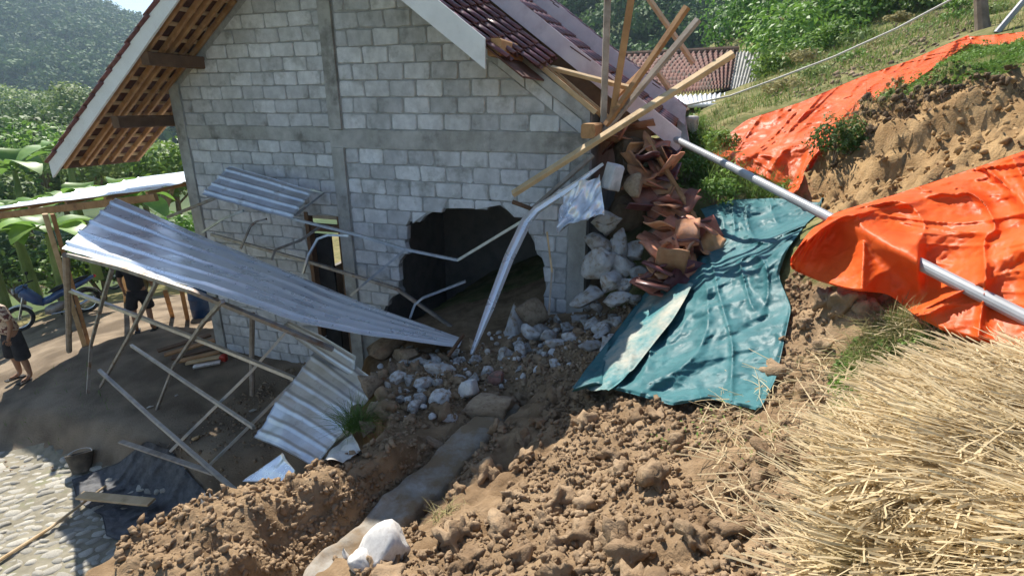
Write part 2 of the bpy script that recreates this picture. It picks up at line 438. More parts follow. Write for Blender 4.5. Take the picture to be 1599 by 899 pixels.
UPPER = RBF([
    gz(900,899,-1.95), gz(1100,899,-1.75), gz(760,899,-2.1), gz(660,860,-2.3), gz(800,780,-2.28), gz(900,700,-2.28), gz(1000,750,-2.0),
    gz(1100,700,-1.85), gz(900,620,-2.36), gz(780,660,-2.5), gz(1000,640,-2.12), gz(850,560,-2.5), gz(720,600,-2.66), gz(640,620,-2.72),
    gz(600,560,-2.72), gz(700,540,-2.74), guv(-2.3,6.5,-2.78), guv(-1.3,6.4,-2.55), gz(970,470,-2.3), gz(1000,560,-2.1), gz(1100,560,-1.85),
    gz(1185,638,-1.8), gz(1220,520,-1.6), gz(1250,470,-1.45), gz(1100,450,-1.65), gz(1050,380,-1.6), gz(1100,330,-1.25), gz(1290,320,-1.03),
    gd(1240,412,4.45), gd(1400,472,3.42), gz(1599,545,-1.2), gd(1400,398,3.74), gd(1300,350,4.3), gd(1360,380,3.95), gd(1430,420,3.58), gd(1330,462,3.72), gz(1400,300,-.82), gz(1500,350,-.76), gz(1599,400,-.8),
    gz(1599,230,-.3), gz(1400,520,-1.42), gz(1300,560,-1.56), gz(1250,650,-1.62), gz(1400,700,-1.4), gz(1599,560,-1.22), gz(1599,750,-1.25),
    gz(1599,899,-1.3), gz(1300,800,-1.45), gz(1200,880,-1.6), gz(1200,760,-1.66), (0,0,-1.68), (1,-1,-1.3), (-1,-1,-2.1), (2,0,-1.15), (3,1,-1.0), (5,2,-.2),
    # ridge beside the footing, and the trench
    gz(400,800,-2.45), gz(250,845,-2.5), gz(520,745,-2.48), gz(625,702,-2.52), gz(320,899,-2.43), gz(645,712,-2.5), gz(580,752,-2.46), gz(520,792,-2.44), gz(460,828,-2.43), gz(410,860,-2.42), gz(350,905,-2.42), gz(290,800,-2.6), gz(440,752,-2.6), gz(205,850,-2.62),
    gz(520,860,-2.76), gz(600,790,-2.76), gz(680,730,-2.74), gz(740,685,-2.70), gz(450,899,-2.78), gz(655,752,-2.75), gz(590,800,-2.77), gz(530,845,-2.77), gz(470,885,-2.78), gz(640,800,-2.7),
    # embankment
    gz(1270,312,-1.0), gd(1340,295,5.6), gd(1450,268,4.9), gd(1400,160,5.9), gd(1500,140,5.6), gd(1599,130,5.3), gd(1400,230,5.55), gd(1500,205,5.25),
    gd(1599,190,4.95), gd(1290,220,6.4), gd(1262,275,6.35), gd(1500,100,6.8), gd(1599,70,7.0), gd(1560,55,8.2), gd(1340,190,6.5),
    # slope with the upper tarpaulin
    gd(1105,240,8.0), gd(1250,298,6.7), gd(1170,185,9.0), gd(1300,140,8.8), gd(1400,110,8.6), gd(1510,60,8.6), gd(1200,230,7.7), gd(1300,180,7.7), gd(1400,132,7.4),
    gd(1350,70,12), gd(1200,150,12), gd(1450,40,12), gd(1550,20,12), gd(1250,50,18), gd(1200,20,26), gd(1050,285,7.6), gd(1060,205,9.6), gd(1100,172,12),
    gd(1150,140,17), gd(1400,10,20), gd(1599,-40,16), (4,16,-.1), (0,20,-1.6), (-2,28,-3), (14,26,4.5), (14,6,3.2), (10,3,1.6), (12,0,1.4), (6,30,0.5),
    guv(-3.2,10,-2.9), guv(-1.5,8,-2.2), guv(-.6,7,-1.9), guv(0,9,-1.5), guv(-3.3,7.2,-2.95), guv(-1.2,12,-2.0),
], .01, .04)
PAD = RBF([gz(345,545,-3.93), gz(45,592,-4.3), gz(200,520,-4.2), gz(80,490,-4.65), gz(120,545,-4.1), gz(420,640,-4.05), gz(200,620,-4.15), guv(-6,8,-3.95), guv(-5,12,-4.0), guv(-8,12,-4.7), (-16,14,-6.5), (-16,6,-6.2), (-12,20,-6.5), (-8,26,-6.5), (-16,26,-7.5), (-2,26,-4.5), (-12,10,-5.4)], .3, .1)
CREST = np.array([gz(-300,640,-4.8)[:2], gz(0,628,-4.3)[:2], gz(90,640,-4.25)[:2], gz(180,660,-4.2)[:2], gz(270,690,-4.2)[:2], gz(350,720,-4.2)[:2], gz(430,720,-4.2)[:2], gz(560,720,-4.2)[:2]], float)
def YARD(x, y):
    """trodden pad in front of the house, a short bank, then the cobbled path lower down"""
    cy = np.interp(x, CREST[:, 0], CREST[:, 1])
    t = sst(.0, -.55, y - cy)
    return PAD(x, y) * (1 - t) + (-4.68 - .02 * (y - 4)) * t
EDGE = [(-3.4,-3.0), (-3.2,.8), (-2.85,1.7)] + [G(*q)[:2] for q in ((195,838,-2.62),(285,790,-2.62),(440,750,-2.62),(560,710,-2.64),(602,664,-2.7),(580,610,-2.75),(565,548,-2.8))] \
    + [tuple(UV(u, v, 0)[:2]) for u, v in ((-3.95,6.5),(-3.6,9),(-3.5,14),(-3.5,40))]
EDGE = np.array([(a, b) for a, b in EDGE], float)
def edge_sd(x, y):
    """signed distance to the terrace edge, positive on the upper side"""
    best = np.full(x.shape, 1e9); sg = np.zeros(x.shape)
    for i in range(len(EDGE) - 1):
        a, b = EDGE[i], EDGE[i + 1]
        d = b - a; l2 = d @ d
        t = np.clip(((x - a[0]) * d[0] + (y - a[1]) * d[1]) / l2, 0, 1)
        qx, qy = a[0] + t * d[0], a[1] + t * d[1]
        ds = (x - qx) ** 2 + (y - qy) ** 2
        s_ = np.sign(d[1] * (x - a[0]) - d[0] * (y - a[1]))
        m = ds < best
        best = np.where(m, ds, best); sg = np.where(m, s_, sg)
    return np.sqrt(best) * sg
def sst(a, b, x):
    t = np.clip((x - a) / (b - a), 0, 1); return t * t * (3 - 2 * t)
FA, FB = G(790, 628, -2.65), G(425, 975, -2.70)
def foot_d(x, y):
    dx, dy = FB.x - FA.x, FB.y - FA.y
    t = np.clip(((x - FA.x) * dx + (y - FA.y) * dy) / (dx * dx + dy * dy), 0, 1)
    return np.hypot(x - FA.x - t * dx, y - FA.y - t * dy), t
def H_exact(x, y):
    """smooth ground height relative to the eye"""
    x = np.asarray(x, float); y = np.asarray(y, float)
    k = sst(-.22, .04, edge_sd(x, y))
    h = UPPER(x, y) * k + YARD(x, y) * (1 - k)
    ds, t = foot_d(x, y)
    fz = FA.z + (FB.z - FA.z) * t - HC - .09
    cut = sst(.27, .19, ds)
    return np.where(h > fz, h + (fz - h) * cut, h)
_hx = np.arange(-18, 16.3, .06); _hy = np.arange(-3, 30.3, .06)
_HX, _HY = np.meshgrid(_hx, _hy, indexing='ij')
_HG = H_exact(_HX, _HY)
def H(x, y):
    """the same, read from a fine table"""
    x = np.asarray(x, float); y = np.asarray(y, float)
    fx = np.clip((x - _hx[0]) / .06, 0, len(_hx) - 1.001); fy = np.clip((y - _hy[0]) / .06, 0, len(_hy) - 1.001)
    i = fx.astype(int); j = fy.astype(int); a = fx - i; b = fy - j
    return _HG[i, j] * (1-a) * (1-b) + _HG[i+1, j] * a * (1-b) + _HG[i, j+1] * (1-a) * b + _HG[i+1, j+1] * a * b
def pixof(x, y, z):
    dep = y * cp - z * sp; up = z * cp + y * sp
    return 799.5 + FPX * x / dep, 449.5 - FPX * up / dep, dep
def inpoly(px, py, poly):
    c = np.zeros(px.shape, bool); n = len(poly)
    for i in range(n):
        x1, y1 = poly[i]; x2, y2 = poly[i - 1]
        m = ((y1 > py) != (y2 > py)) & (px < (x2 - x1) * (py - y1) / (y2 - y1 + 1e-12) + x1)
        c ^= m
    return c
SOIL_PX = [(560,899),(650,800),(715,752),(770,690),(700,660),(600,690),(590,600),(640,560),(760,545),(850,520),(1000,470),(1010,560),(1180,620),(1215,470),(1235,425),(1330,465),(1440,470),(1330,545),(1290,640),(1290,760),(1300,990),(560,990)]
RIDGE_PX = [(180,899),(190,820),(280,785),(440,744),(560,702),(655,685),(650,712),(520,790),(420,850),(360,899)]
BANK_PX = [(1250,330),(1258,230),(1300,180),(1400,140),(1640,112),(1640,330),(1450,340),(1330,350)]
def height_full(x, y):
    h = H(x, y)
    a, b, dep = pixof(x, y, h)
    k = edge_sd(x, y)
    soil = inpoly(a, b, SOIL_PX) | inpoly(a, b, RIDGE_PX)
    bank = inpoly(a, b, BANK_PX)
    p = np.c_[x, y, h]
    amp = np.where(soil, 1.0, np.where(bank, 1.5, .35))
    amp = np.where((~soil) & (k < 0), .30, amp)
    tr = sst(.26, .18, foot_d(x, y)[0])
    amp = amp * (1 - .9 * tr)
    n = fbm(p * 3.1, 3) * .055 + fbm(p * 11.0, 3) * .034 + np.abs(fbm(p * 25, 2)) * .026
    n += np.where(bank, fbm(np.c_[x * 2.5, y * 2.5, h * 9], 5, .6) * .10, 0)
    n += np.where(inpoly(a, b, RIDGE_PX), np.abs(fbm(p * 6.0, 4)) * .05, 0)
    near = sst(.9, 1.4, np.hypot(x, y))
    return h + n * amp * near
_tr = np.array([G(*q)[:2] for q in ((440,910,-2.76),(560,815,-2.76),(680,728,-2.74),(745,680,-2.7))], float)
def trench_d(x, y):
    best = np.full(np.shape(x), 1e9)
    for i in range(len(_tr) - 1):
        a, b = _tr[i], _tr[i + 1]; d = b - a
        t = np.clip(((x - a[0]) * d[0] + (y - a[1]) * d[1]) / (d @ d), 0, 1)
        best = np.minimum(best, np.hypot(x - a[0] - t * d[0], y - a[1] - t * d[1]))
    return best

def axis(parts):
    out = []
    for a, b, s_ in parts: out.append(np.arange(a, b - 1e-6, s_))
    out.append([parts[-1][1]])
    return np.concatenate(out)
xs = axis([(-18,-7,.22), (-7,-3,.09), (-3,3.2,.032), (3.2,5.2,.06), (5.2,16,.2)])
ys = axis([(-3,1,.15), (1,4.6,.03), (4.6,7.6,.05), (7.6,11,.09), (11,30,.3)])
gx, gy = np.meshgrid(xs, ys, indexing='ij')
gzv = height_full(gx.ravel(), gy.ravel())
me = mesh("terrain", np.c_[gx.ravel(), gy.ravel(), gzv + HC], grid_faces(len(xs), len(ys)), smooth=True)

def terrain_material():
    """one procedural sheet: brown broken soil where the slide came down, green-brown turf on the slope, pale trodden earth in the yard"""
    m = mk('terrain', (.205,.135,.075), (.37,.26,.155), 4.5, .97, 0, .9, 42, c3=(.15,.095,.052), c3scale=1.0, c3amt=(.48,.68), spec=.1, bdist=.02, detail=9, coord='Object')
    t = m.node_tree; N = t.nodes; L = t.links
    bs = N["Principled BSDF"]
    base = bs.inputs["Base Color"].links[0].from_socket
    at = N.new("ShaderNodeAttribute"); at.attribute_name = "cover"
    sep = N.new("ShaderNodeSeparateColor"); L.new(at.outputs["Color"], sep.inputs[0])
    tc = N.new("ShaderNodeTexCoord")
    def ramp(c1, c2, sc):
        nz = N.new("ShaderNodeTexNoise"); nz.inputs["Scale"].default_value = sc; nz.inputs["Detail"].default_value = 8
        L.new(tc.outputs["Object"], nz.inputs[0])
        cr = N.new("ShaderNodeValToRGB"); cr.color_ramp.elements[0].color = (*c1, 1); cr.color_ramp.elements[1].color = (*c2, 1)
        cr.color_ramp.elements[0].position = .38; cr.color_ramp.elements[1].position = .64
        L.new(nz.outputs[0], cr.inputs[0]); return cr.outputs[0]
    col = base
    for ch, c1, c2, sc in ((0, (.11,.125,.04), (.25,.22,.10), 3.0), (1, (.15,.115,.08), (.30,.235,.165), 1.6), (2, (.28,.17,.075), (.44,.29,.14), 5.0)):
        mx = N.new("ShaderNodeMix"); mx.data_type = 'RGBA'
        L.new(sep.outputs[ch], mx.inputs[0]); L.new(col, mx.inputs[6]); L.new(ramp(c1, c2, sc), mx.inputs[7])
        col = mx.outputs[2]
    L.new(col, bs.inputs["Base Color"])
    return m
a_, b_, _d = pixof(gx.ravel(), gy.ravel(), gzv)
k_ = edge_sd(gx.ravel(), gy.ravel())
soilm = inpoly(a_, b_, SOIL_PX) | inpoly(a_, b_, RIDGE_PX) | (trench_d(gx.ravel(), gy.ravel()) < .5)
bankm = inpoly(a_, b_, BANK_PX)
turf = np.where((k_ > 0) & ~soilm & ~bankm & ((gx.ravel() > 1.2) | (gy.ravel() > 8)), 1.0, 0.0)
turf = np.where((k_ <= 0) & ((gx.ravel() < -12.5) | (gy.ravel() > 14)), .8, turf)
yardm = np.where((k_ < -.1) & (turf < .5), 1.0, 0.0)
ca = me.color_attributes.new("cover", 'FLOAT_COLOR', 'POINT')
ca.data.foreach_set("color", np.c_[turf, yardm, bankm * .8, np.ones(len(turf))].astype(np.float32).ravel())
terrain = put("terrain", me, terrain_material(), kind="structure")

def ground_z(x, y):
    """world height of the built ground"""
    return float(height_full(np.array([float(x)]), np.array([float(y)]))[0]) + HC
def on_ground(px, py, n=240, dmin=.9, dmax=30.0, smooth=False):
    """where lines of sight meet the ground; arrays"""
    px = np.atleast_1d(np.asarray(px, float)); py = np.atleast_1d(np.asarray(py, float))
    a = (px - 799.5) / FPX; b = -(py - 449.5) / FPX
    R = np.stack([a, cp + b * sp, -sp + b * cp], 1)
    ds = np.geomspace(dmin, dmax, n)
    X = R[:, None, 0] * ds; Y = R[:, None, 1] * ds; Z = R[:, None, 2] * ds
    f = Z - H(X, Y)
    hit = (f < 0)
    idx = np.where(hit.any(1), hit.argmax(1), n - 1)
    idx = np.maximum(idx, 1)
    r_ = np.arange(len(px))
    f0, f1 = f[r_, idx - 1], f[r_, idx]
    t = np.clip(f0 / (f0 - f1 + 1e-9), 0, 1)
    d = ds[idx - 1] + t * (ds[idx] - ds[idx - 1])
    return R * d[:, None] + np.array([0, 0, HC]), d

# far setting: valley floor to the horizon, a wooded hill and the mountain
put("ground", mesh("ground", [(-600,-600,HC-9.5),(600,-600,HC-9.5),(600,600,HC-9.5),(-600,600,HC-9.5)], [(0,1,2,3)]), mk('valley', (.06,.10,.03), (.15,.19,.06), .05, .95, 0, 0, 1), kind="structure")
def mountain_h(x, y):
    crest = 29.5 + np.clip(-178 - x, -140, 130) * .30
    return -10 + (np.maximum(crest, -2) + 10) * sst(95, 300, y) + fbm(np.c_[x * .02, y * .02, x * 0], 4) * 5
def hill_h(x, y):
    return -7 + 40 * sst(34, 125, y + .15 * x) * sst(-45, 30, x) + fbm(np.c_[x * .05, y * .05, x * 0 + 3], 4) * 2
def hf(name, xs_, ys_, fn, mat):
    X, Y = np.meshgrid(xs_, ys_, indexing='ij')
    Z = fn(X.ravel(), Y.ravel())
    return put(name, mesh(name, np.c_[X.ravel(), Y.ravel(), Z + HC], grid_faces(len(xs_), len(ys_)), True), mat, kind="structure")
farg = mk('far_ground', (.04,.075,.025), (.10,.14,.05), .08, .95, 0, 0, 1)
hf("mountain", np.linspace(-520, 60, 90), np.linspace(95, 420, 60), mountain_h, farg)
hf("hill", np.linspace(-50, 160, 70), np.linspace(31, 190, 50), hill_h, farg)

# ------------------------------------------------------------------ the block house
UA = -4.65
def roofz(u): return 2.5 - .74 * abs(u - UA)
SL = math.atan(.74)
house = empty("block_house", UV(-4.6, 6.5, -3.95), "unfinished grey block house with steep gable roof and hole broken through its wall", "house")
HOLE = [Wuz(*q) for q in ((632,345),(655,347),(662,338),(684,326),(716,325),(760,328),(764,311),(776,318),(797,333),(817,337),(825,362),(835,382),(838,397),(851,407),(852,455),(857,500))]
HOLE += [(-1.62,-3.2), (-4.3,-3.2)] + [Wuz(*q) for q in ((602,477),(613,463),(627,457),(622,450),(622,410),(632,397))]
DOOR = [(-5.30,-3.92), (-4.755,-3.92), (-4.755,-1.50), (-5.30,-1.50)]
outline = [(-7.44,-4.6), (-1.22,-4.6), (-1.22,roofz(-1.22)-.03), (UA,roofz(UA)-.06), (-7.44,roofz(-7.44)-.06)]
wall = put("gable_wall", prism_uz(outline, V0 + .014, V0 + .13, [HOLE, DOOR]), M['mortar'], house, label="grey block gable wall with a ragged black hole at its right")
hp = [Vector((a, b)) for a, b in HOLE]
def in_hole(u, z):
    return bool(inpoly(np.array([u]), np.array([z]), HOLE)[0]) or (-5.32 < u < -4.74 and z < -1.48)
def clip(poly, n, c):
    """keep the side where n.p <= c"""
    out = []
    for i in range(len(poly)):
        a, b = poly[i - 1], poly[i]
        da, db = n[0]*a[0] + n[1]*a[1] - c, n[0]*b[0] + n[1]*b[1] - c
        if (da <= 0) != (db <= 0):
            t = da / (da - db); out.append((a[0] + t*(b[0]-a[0]), a[1] + t*(b[1]-a[1])))
        if db <= 0: out.append(b)
    return out
def block_mesh(poly, depth=.10, ch=.009):
    """block with a worn front edge; polygon in local (x,z), counter-clockwise"""
    n = len(poly)
    cx = sum(p[0] for p in poly) / n; cz = sum(p[1] for p in poly) / n
    fr = []
    for (x, z) in poly:
        d = max(.02, math.hypot(x - cx, z - cz)); k = 1 - ch * 1.3 / d
        fr.append((cx + (x - cx) * k, random.uniform(-.002, .002), cz + (z - cz) * k))
    V = fr + [(x, ch, z) for x, z in poly] + [(x, depth, z) for x, z in poly]
    Fs = [tuple(range(n))]
    for r in (0, n):
        for i in range(n): Fs.append((r + i, r + n + i, r + n + (i + 1) % n, r + (i + 1) % n))
    return mesh("block", V, Fs)
def rect_poly(wd, ht, j=.009):
    c = .018
    pts = [(-wd/2, -ht/2+c), (-wd/2+c, -ht/2), (wd/2-c, -ht/2), (wd/2, -ht/2+c), (wd/2, ht/2-c), (wd/2-c, ht/2), (-wd/2+c, ht/2), (-wd/2, ht/2-c)]
    return [(x + random.uniform(-j, j), z + random.uniform(-j, j)) for x, z in pts]
shared = {}
def lay(u0, u1, z0, z1, pitch, joint=.017, bp=.373, zmax=None):
    z = z0; row = 0
    while z < z1 - .05:
        zt = min(z + pitch, z1)
        off = (bp * .5 if row % 2 else 0) + random.uniform(-.03, .03)
        e = [u0] + [q for q in np.arange(u0 + off + (bp if off < .12 else 0), u1, bp) + 0] + [u1]
        e = [q for i, q in enumerate(e) if i == 0 or i == len(e) - 1 or (q - u0 > .07 and u1 - q > .07)]
        e = sorted(e)
        for a, b in zip(e[:-1], e[1:]):
            a2, b2 = a + joint / 2, b - joint / 2
            lo, hi = z + joint / 2, zt - joint / 2
            cx, cz = (a2 + b2) / 2, (lo + hi) / 2
            wd, ht = b2 - a2, hi - lo
            if wd < .05 or ht < .06: continue
            # sloping roof line
            lim = lambda uu: roofz(uu) - (.345 if uu > UA else .30)
            poly = None
            if lim(a2) < hi or lim(b2) < hi:
                poly = rect_poly(wd, ht, .004)
                s_ = .74 if cx > UA else -.74
                nrm = (s_, 1.0); c0 = lim(cx) - cz
                poly = clip(poly, nrm, c0)
                if len(poly) < 3: continue
                ar = abs(sum(poly[i-1][0]*poly[i][1] - poly[i][0]*poly[i-1][1] for i in range(len(poly)))) / 2
                if ar < .006: continue
            su = [cx + (i - 2) / 4 * wd for i in range(5)]; sz = [cz + (i - 2) / 4 * ht for i in range(5)]
            smp = [(p, q, in_hole(p, q)) for p in su for q in sz]
            nin = sum(1 for s_ in smp if s_[2])
            if nin >= 17: continue
            if nin > 0:
                if poly is None: poly = rect_poly(wd, ht, .004)
                ci = np.mean([(s_[0], s_[1]) for s_ in smp if s_[2]], 0); co = np.mean([(s_[0], s_[1]) for s_ in smp if not s_[2]], 0)
                d = ci - co; d = d / (np.linalg.norm(d) + 1e-9)
                an = random.uniform(-.35, .35)
                d = np.array([d[0]*math.cos(an) - d[1]*math.sin(an), d[0]*math.sin(an) + d[1]*math.cos(an)])
                f = nin / 25
                ext = abs(d[0]) * wd / 2 + abs(d[1]) * ht / 2
                c0 = ext * (1 - 2 * f)
                poly = clip(poly, d, c0)
                if len(poly) < 3: continue
            if poly is None:
                key = (round(wd, 2), round(ht, 2), random.randrange(3))
                if key not in shared: shared[key] = block_mesh(rect_poly(wd, ht))
                bm_ = shared[key]
            else: bm_ = block_mesh(poly)
            o = put("block", bm_, M['block'], wall)
            o.location = UV(cx, V0 + random.uniform(-.004, .007), cz)
            o.rotation_euler = (random.uniform(-.008, .008), random.uniform(-.006, .006), -TH)
        z = zt; row += 1
lay(-4.535, -1.225, -.30, 2.3, .202)
zz = -.54
lay(-4.535, -1.41, -2.98, -.54, .2033)
lay(-7.26, -4.735, -.28, 2.3, .179)
lay(-7.26, -4.735, -3.99, -.46, .1765)
# concrete frame
put("column", boxuv(-4.732, -4.545, V0 - .03, V0 + .12, -4.4, -.541), M['concrete'], house, label="concrete column at the middle of the gable wall")
put("column", boxuv(-4.732, -4.545, V0 - .03, V0 + .12, -.299, roofz(-4.64) - .12), M['concrete'], house)
put("column", boxuv(-7.45, -7.262, V0 - .02, V0 + .16, -4.4, .3), M['concrete'], house, label="concrete column at the outer left corner")
put("column", boxuv(-1.405, -1.19, V0 - .025, V0 + .16, -3.0, -.541), M['concrete'], house, label="short concrete column beside the hole")
def beam_mesh(u0, u1, z0, z1, v0, n=14):
    V = []; Fs = []
    for i in range(n + 1):
        u = u0 + (u1 - u0) * i / n
        j = [random.uniform(-.008, .008) for _ in range(4)]
        V += [UV(u, v0 + j[0] * .6, z0 + j[1]), UV(u, v0 + j[2] * .6, z1 + j[3]), UV(u, v0 + .12, z1), UV(u, v0 + .12, z0)]
    for i in range(n):
        for k in range(4):
            a = i*4 + k; b = i*4 + (k+1) % 4
            Fs.append((a, a + 4, b + 4, b))
    Fs += [(0,1,2,3), tuple(n*4 + q for q in (3,2,1,0))]
    return V, Fs
put("ring_beam", beam_mesh(-4.75, -1.2, -.535, -.305, V0 - .012), M['concrete'], house)
put("ring_beam", beam_mesh(-7.27, -4.75, -.458, -.283, V0 - .006), M['concrete'], house, label="darker left half of the concrete ring beam")
# rake: concrete capping along the right slope and the tilted blocks below it
def slope_strip(u0, u1, top, bot, v0, v1, n=10, jit=.006):
    V = []; Fs = []
    for i in range(n + 1):
        u = u0 + (u1 - u0) * i / n
        j = [random.uniform(-jit, jit) for _ in range(4)]
        V += [UV(u, v0 + j[2], roofz(u) + bot + j[0]), UV(u, v0 + j[3], roofz(u) + top + j[1]), UV(u, v1, roofz(u) + top), UV(u, v1, roofz(u) + bot)]
    for i in range(n):
        for k in range(4):
            a = i*4 + k; b = i*4 + (k+1) % 4
            Fs.append((a, a + 4, b + 4, b))
    Fs += [(0,1,2,3), tuple(n*4 + q for q in (3,2,1,0))]
    return V, Fs
put("rake_beam", slope_strip(UA + .02, -1.2, -.01, -.165, V0 - .035, V0 + .12, 16), M['concrete'], house, label="bare concrete capping sloping down the right gable edge")
put("rake_beam", slope_strip(-7.4, UA - .02, -.06, -.20, V0 - .01, V0 + .12, 16), M['concrete'], house)
for a, b in ((-2.32,-2.0), (-1.98,-1.66), (-1.64,-1.30)):
    m_ = slope_strip(a, b, -.18, -.335, V0 - .004, V0 + .1, 2, .003)
    put("block", m_, M['block'], wall)
# interior and far walls
f1 = Wuz(503, 348, 13.2); f2 = Wuz(523, 385, 13.2)
BO = [(f1[0]-.9, -2.75), (f2[0]+.5, -2.75), (f2[0]+.5, f1[1]+.12), (f1[0]-.9, f1[1]+.12)]
put("back_wall", prism_uz([(-7.44,-4.6),(-1.22,-4.6),(-1.22,0),(UA,2.35),(-7.44,.35)], 13.2, 13.32, [BO]), M['plaster'], house)
def uvquad_box(u0, u1, v0, v1, z0, z1): return boxuv(u0, u1, v0, v1, z0, z1)
mbw = MB()
for q_ in ((V0 + .165, 9.0, -5.0, .35), (10.2, 13.19, -5.0, .35), (9.0, 10.2, -5.0, -3.35), (9.0, 10.2, -2.1, .35)): mbw.add(*boxuv(-7.45, -7.33, *q_))
put("side_wall", mbw.done(), M['plaster'], house)
put("side_wall", boxuv(-1.33, -1.21, V0 + .17, 13.19, -3.2, -.05), M['plaster'], house)
put("partition_wall", boxuv(-4.5, -1.35, 9.4, 9.5, -4.2, .2), M['plaster'], house)
put("partition_wall", boxuv(-4.60, -4.50, V0 + .16, 9.5, -4.3, -.3), M['plaster'], house)
put("ceiling_board", boxuv(-4.5, -1.35, V0 + .16, 9.39, -.45, -.42), M['wood_dark'], house)
put("door_leaf", boxuv(-5.29, -5.0, V0 + .10, V0 + .14, -3.92, -1.80), M['black'], house)
put("door_lintel", boxuv(-5.30, -4.755, V0 + .03, V0 + .12, -1.74, -1.64), M['wood_dark'], house)
put("door_jamb", boxuv(-5.33, -5.27, V0 - .012, V0 + .10, -3.92, -1.46), M['wood_dark'], house)
put("door_jamb", boxuv(-4.79, -4.735, V0 + .01, V0 + .10, -3.92, -1.50), M['wood_dark'], house)

# ---- roof
roof = put("roof_deck", slope_strip(-9.0, UA, -.07, -.09, 5.63, 7.0, 24, 0), M['tile_under'], house)
put("roof_deck", slope_strip(-7.95, UA, .42, .40, 7.02, 13.6, 20, 0), M['tile_old'], house)  # rear left eave, out of view, cut short so sun reaches the yard
put("roof_deck", slope_strip(UA, -1.75, -.07, -.09, 5.63, 6.99, 14, 0), M['tile_under'], house)
put("roof_deck", slope_strip(UA, -.5, .42, .40, 7.02, 8.19, 14, 0), M['wood_dark'], house)
put("roof_deck", slope_strip(UA, -.25, .68, .66, 8.22, 13.6, 14, 0), M['wood_dark'], house)
put("step_board", slope_strip(UA, -.55, .255, -.05, 7.05, 7.07, 14, .004), M['wood_dark'], house)
put("step_board", slope_strip(UA, -.3, .55, .40, 8.25, 8.27, 14, .004), M['wood_dark'], house)
def barge(u0, u1, top, bot, v0, v1, mat, label, n=18):
    m_ = slope_strip(u0, u1, top, bot, v0, v1, n, .0025)
    return put("barge_board", m_, mat, house, label=label)
barge(-9.0, UA, 0, -.29, 5.60, 5.63, M['white_paint'], "white barge board down the left roof edge")
barge(UA, -2.14, 0, -.29, 5.60, 5.63, M['white_paint'], "white barge board at the right, broken off short")
barge(UA, -.20, .50, .25, 7.00, 7.03, M['pink_board'], "pinkish barge board of the middle roof step")
barge(UA, -.20, .77, .54, 8.20, 8.23, M['pink_board'], "pinkish barge board of the rear roof step")
put("fascia_board", bar(UV(-8.97, 5.64, roofz(-8.97) - .14), UV(-8.97, 6.99, roofz(-8.97) - .14), .025, .12), M['wood_dark'], house)
for v in (5.78, 6.0, 6.1, 6.3, 6.46, 6.7, 6.93):
    e = random.uniform(-.03, .03)
    dv = random.uniform(-.02, .02)
    put("rafter", bar(UV(-8.94 + e, v, roofz(-8.94 + e) - .175), UV(-6.0, v + dv, roofz(-6.0) - .175), .045, .065), M['wood'], house)
    if v in (6.0, 6.3, 6.7):
        put("rafter", bar(UV(-6.02, v + .05, roofz(-6.02) - .155), UV(-4.7, v + .05 - dv, roofz(-4.7) - .155), .042, .07), M['wood'], house)
for u in np.arange(-8.9, -4.8, .215):
    put("batten", bar(UV(u, 5.635, roofz(u) - .115), UV(u, 6.98, roofz(u) - .115 + random.uniform(-.006, .006)), .036, .05), M['wood_pale'], house)
def purlin(px, py, v0, v1, hgt=.17, wd=.12, mat='wood', lab=None):
    u, z = Wuz(px, py, v0)
    put("purlin", bar(UV(u, v0, z), UV(u, v1, z), wd, hgt), M[mat], house, label=lab)
purlin(226, 91, 5.64, 8.4, .16, .13, 'wood_dark')
purlin(180, 191, 5.64, 8.4, .16, .13, 'wood_dark')
purlin(772, 74, 5.70, 6.47, .17, .15, 'wood', "cut timber purlin end poking out under the broken barge board")
purlin(918, 205, 5.95, 6.47, .15, .15, 'wood', "cut timber wall plate end at the right wall corner")
# stray rafters left along the stripped right slope
for i, (v, u0, u1, dz) in enumerate(((6.46,-2.15,-1.14,.05), (6.56,-1.95,-1.06,.06), (6.70,-1.9,-1.0,.07), (6.85,-2.1,-.95,.05))):
    put("rafter", bar(UV(u0, v, roofz(u0) + dz), UV(u1, v + .03, roofz(u1) + dz - .03), .045, .055), M['wood_pale' if i != 1 else 'wood'], house)
# ---- clay tiles, each on its own
def tile_mesh(wd=.235, ln=.31, amp=.026, th=.012):
    n = 9; V = []; Fs = []
    for y in (0, ln):
        for i in range(n):
            t = i / (n - 1)
            z = amp * math.sin(t * 2 * math.pi) + (.006 if y == 0 else 0)
            V += [((t - .5) * wd, y, z + th), ((t - .5) * wd, y, z)]
    r = 2 * n
    for i in range(n - 1):
        a = 2 * i
        Fs += [(a, a + 2, a + 2 + r, a + r), (a + 1, a + 1 + r, a + 3 + r, a + 3), (a, a + 1, a + 3, a + 2), (a + r, a + 2 + r, a + 3 + r, a + 1 + r)]
    Fs += [(0, r, r + 1, 1), (2*n - 2, 2*n - 1, r + 2*n - 1, r + 2*n - 2)]
    return mesh("roof_tile", V, Fs, True)
TILE = tile_mesh(); TILE.materials.append(M['tile'])
vdir = Vector((NX[0], NX[1], 0)); udir = Vector((UX[0], UX[1], 0))
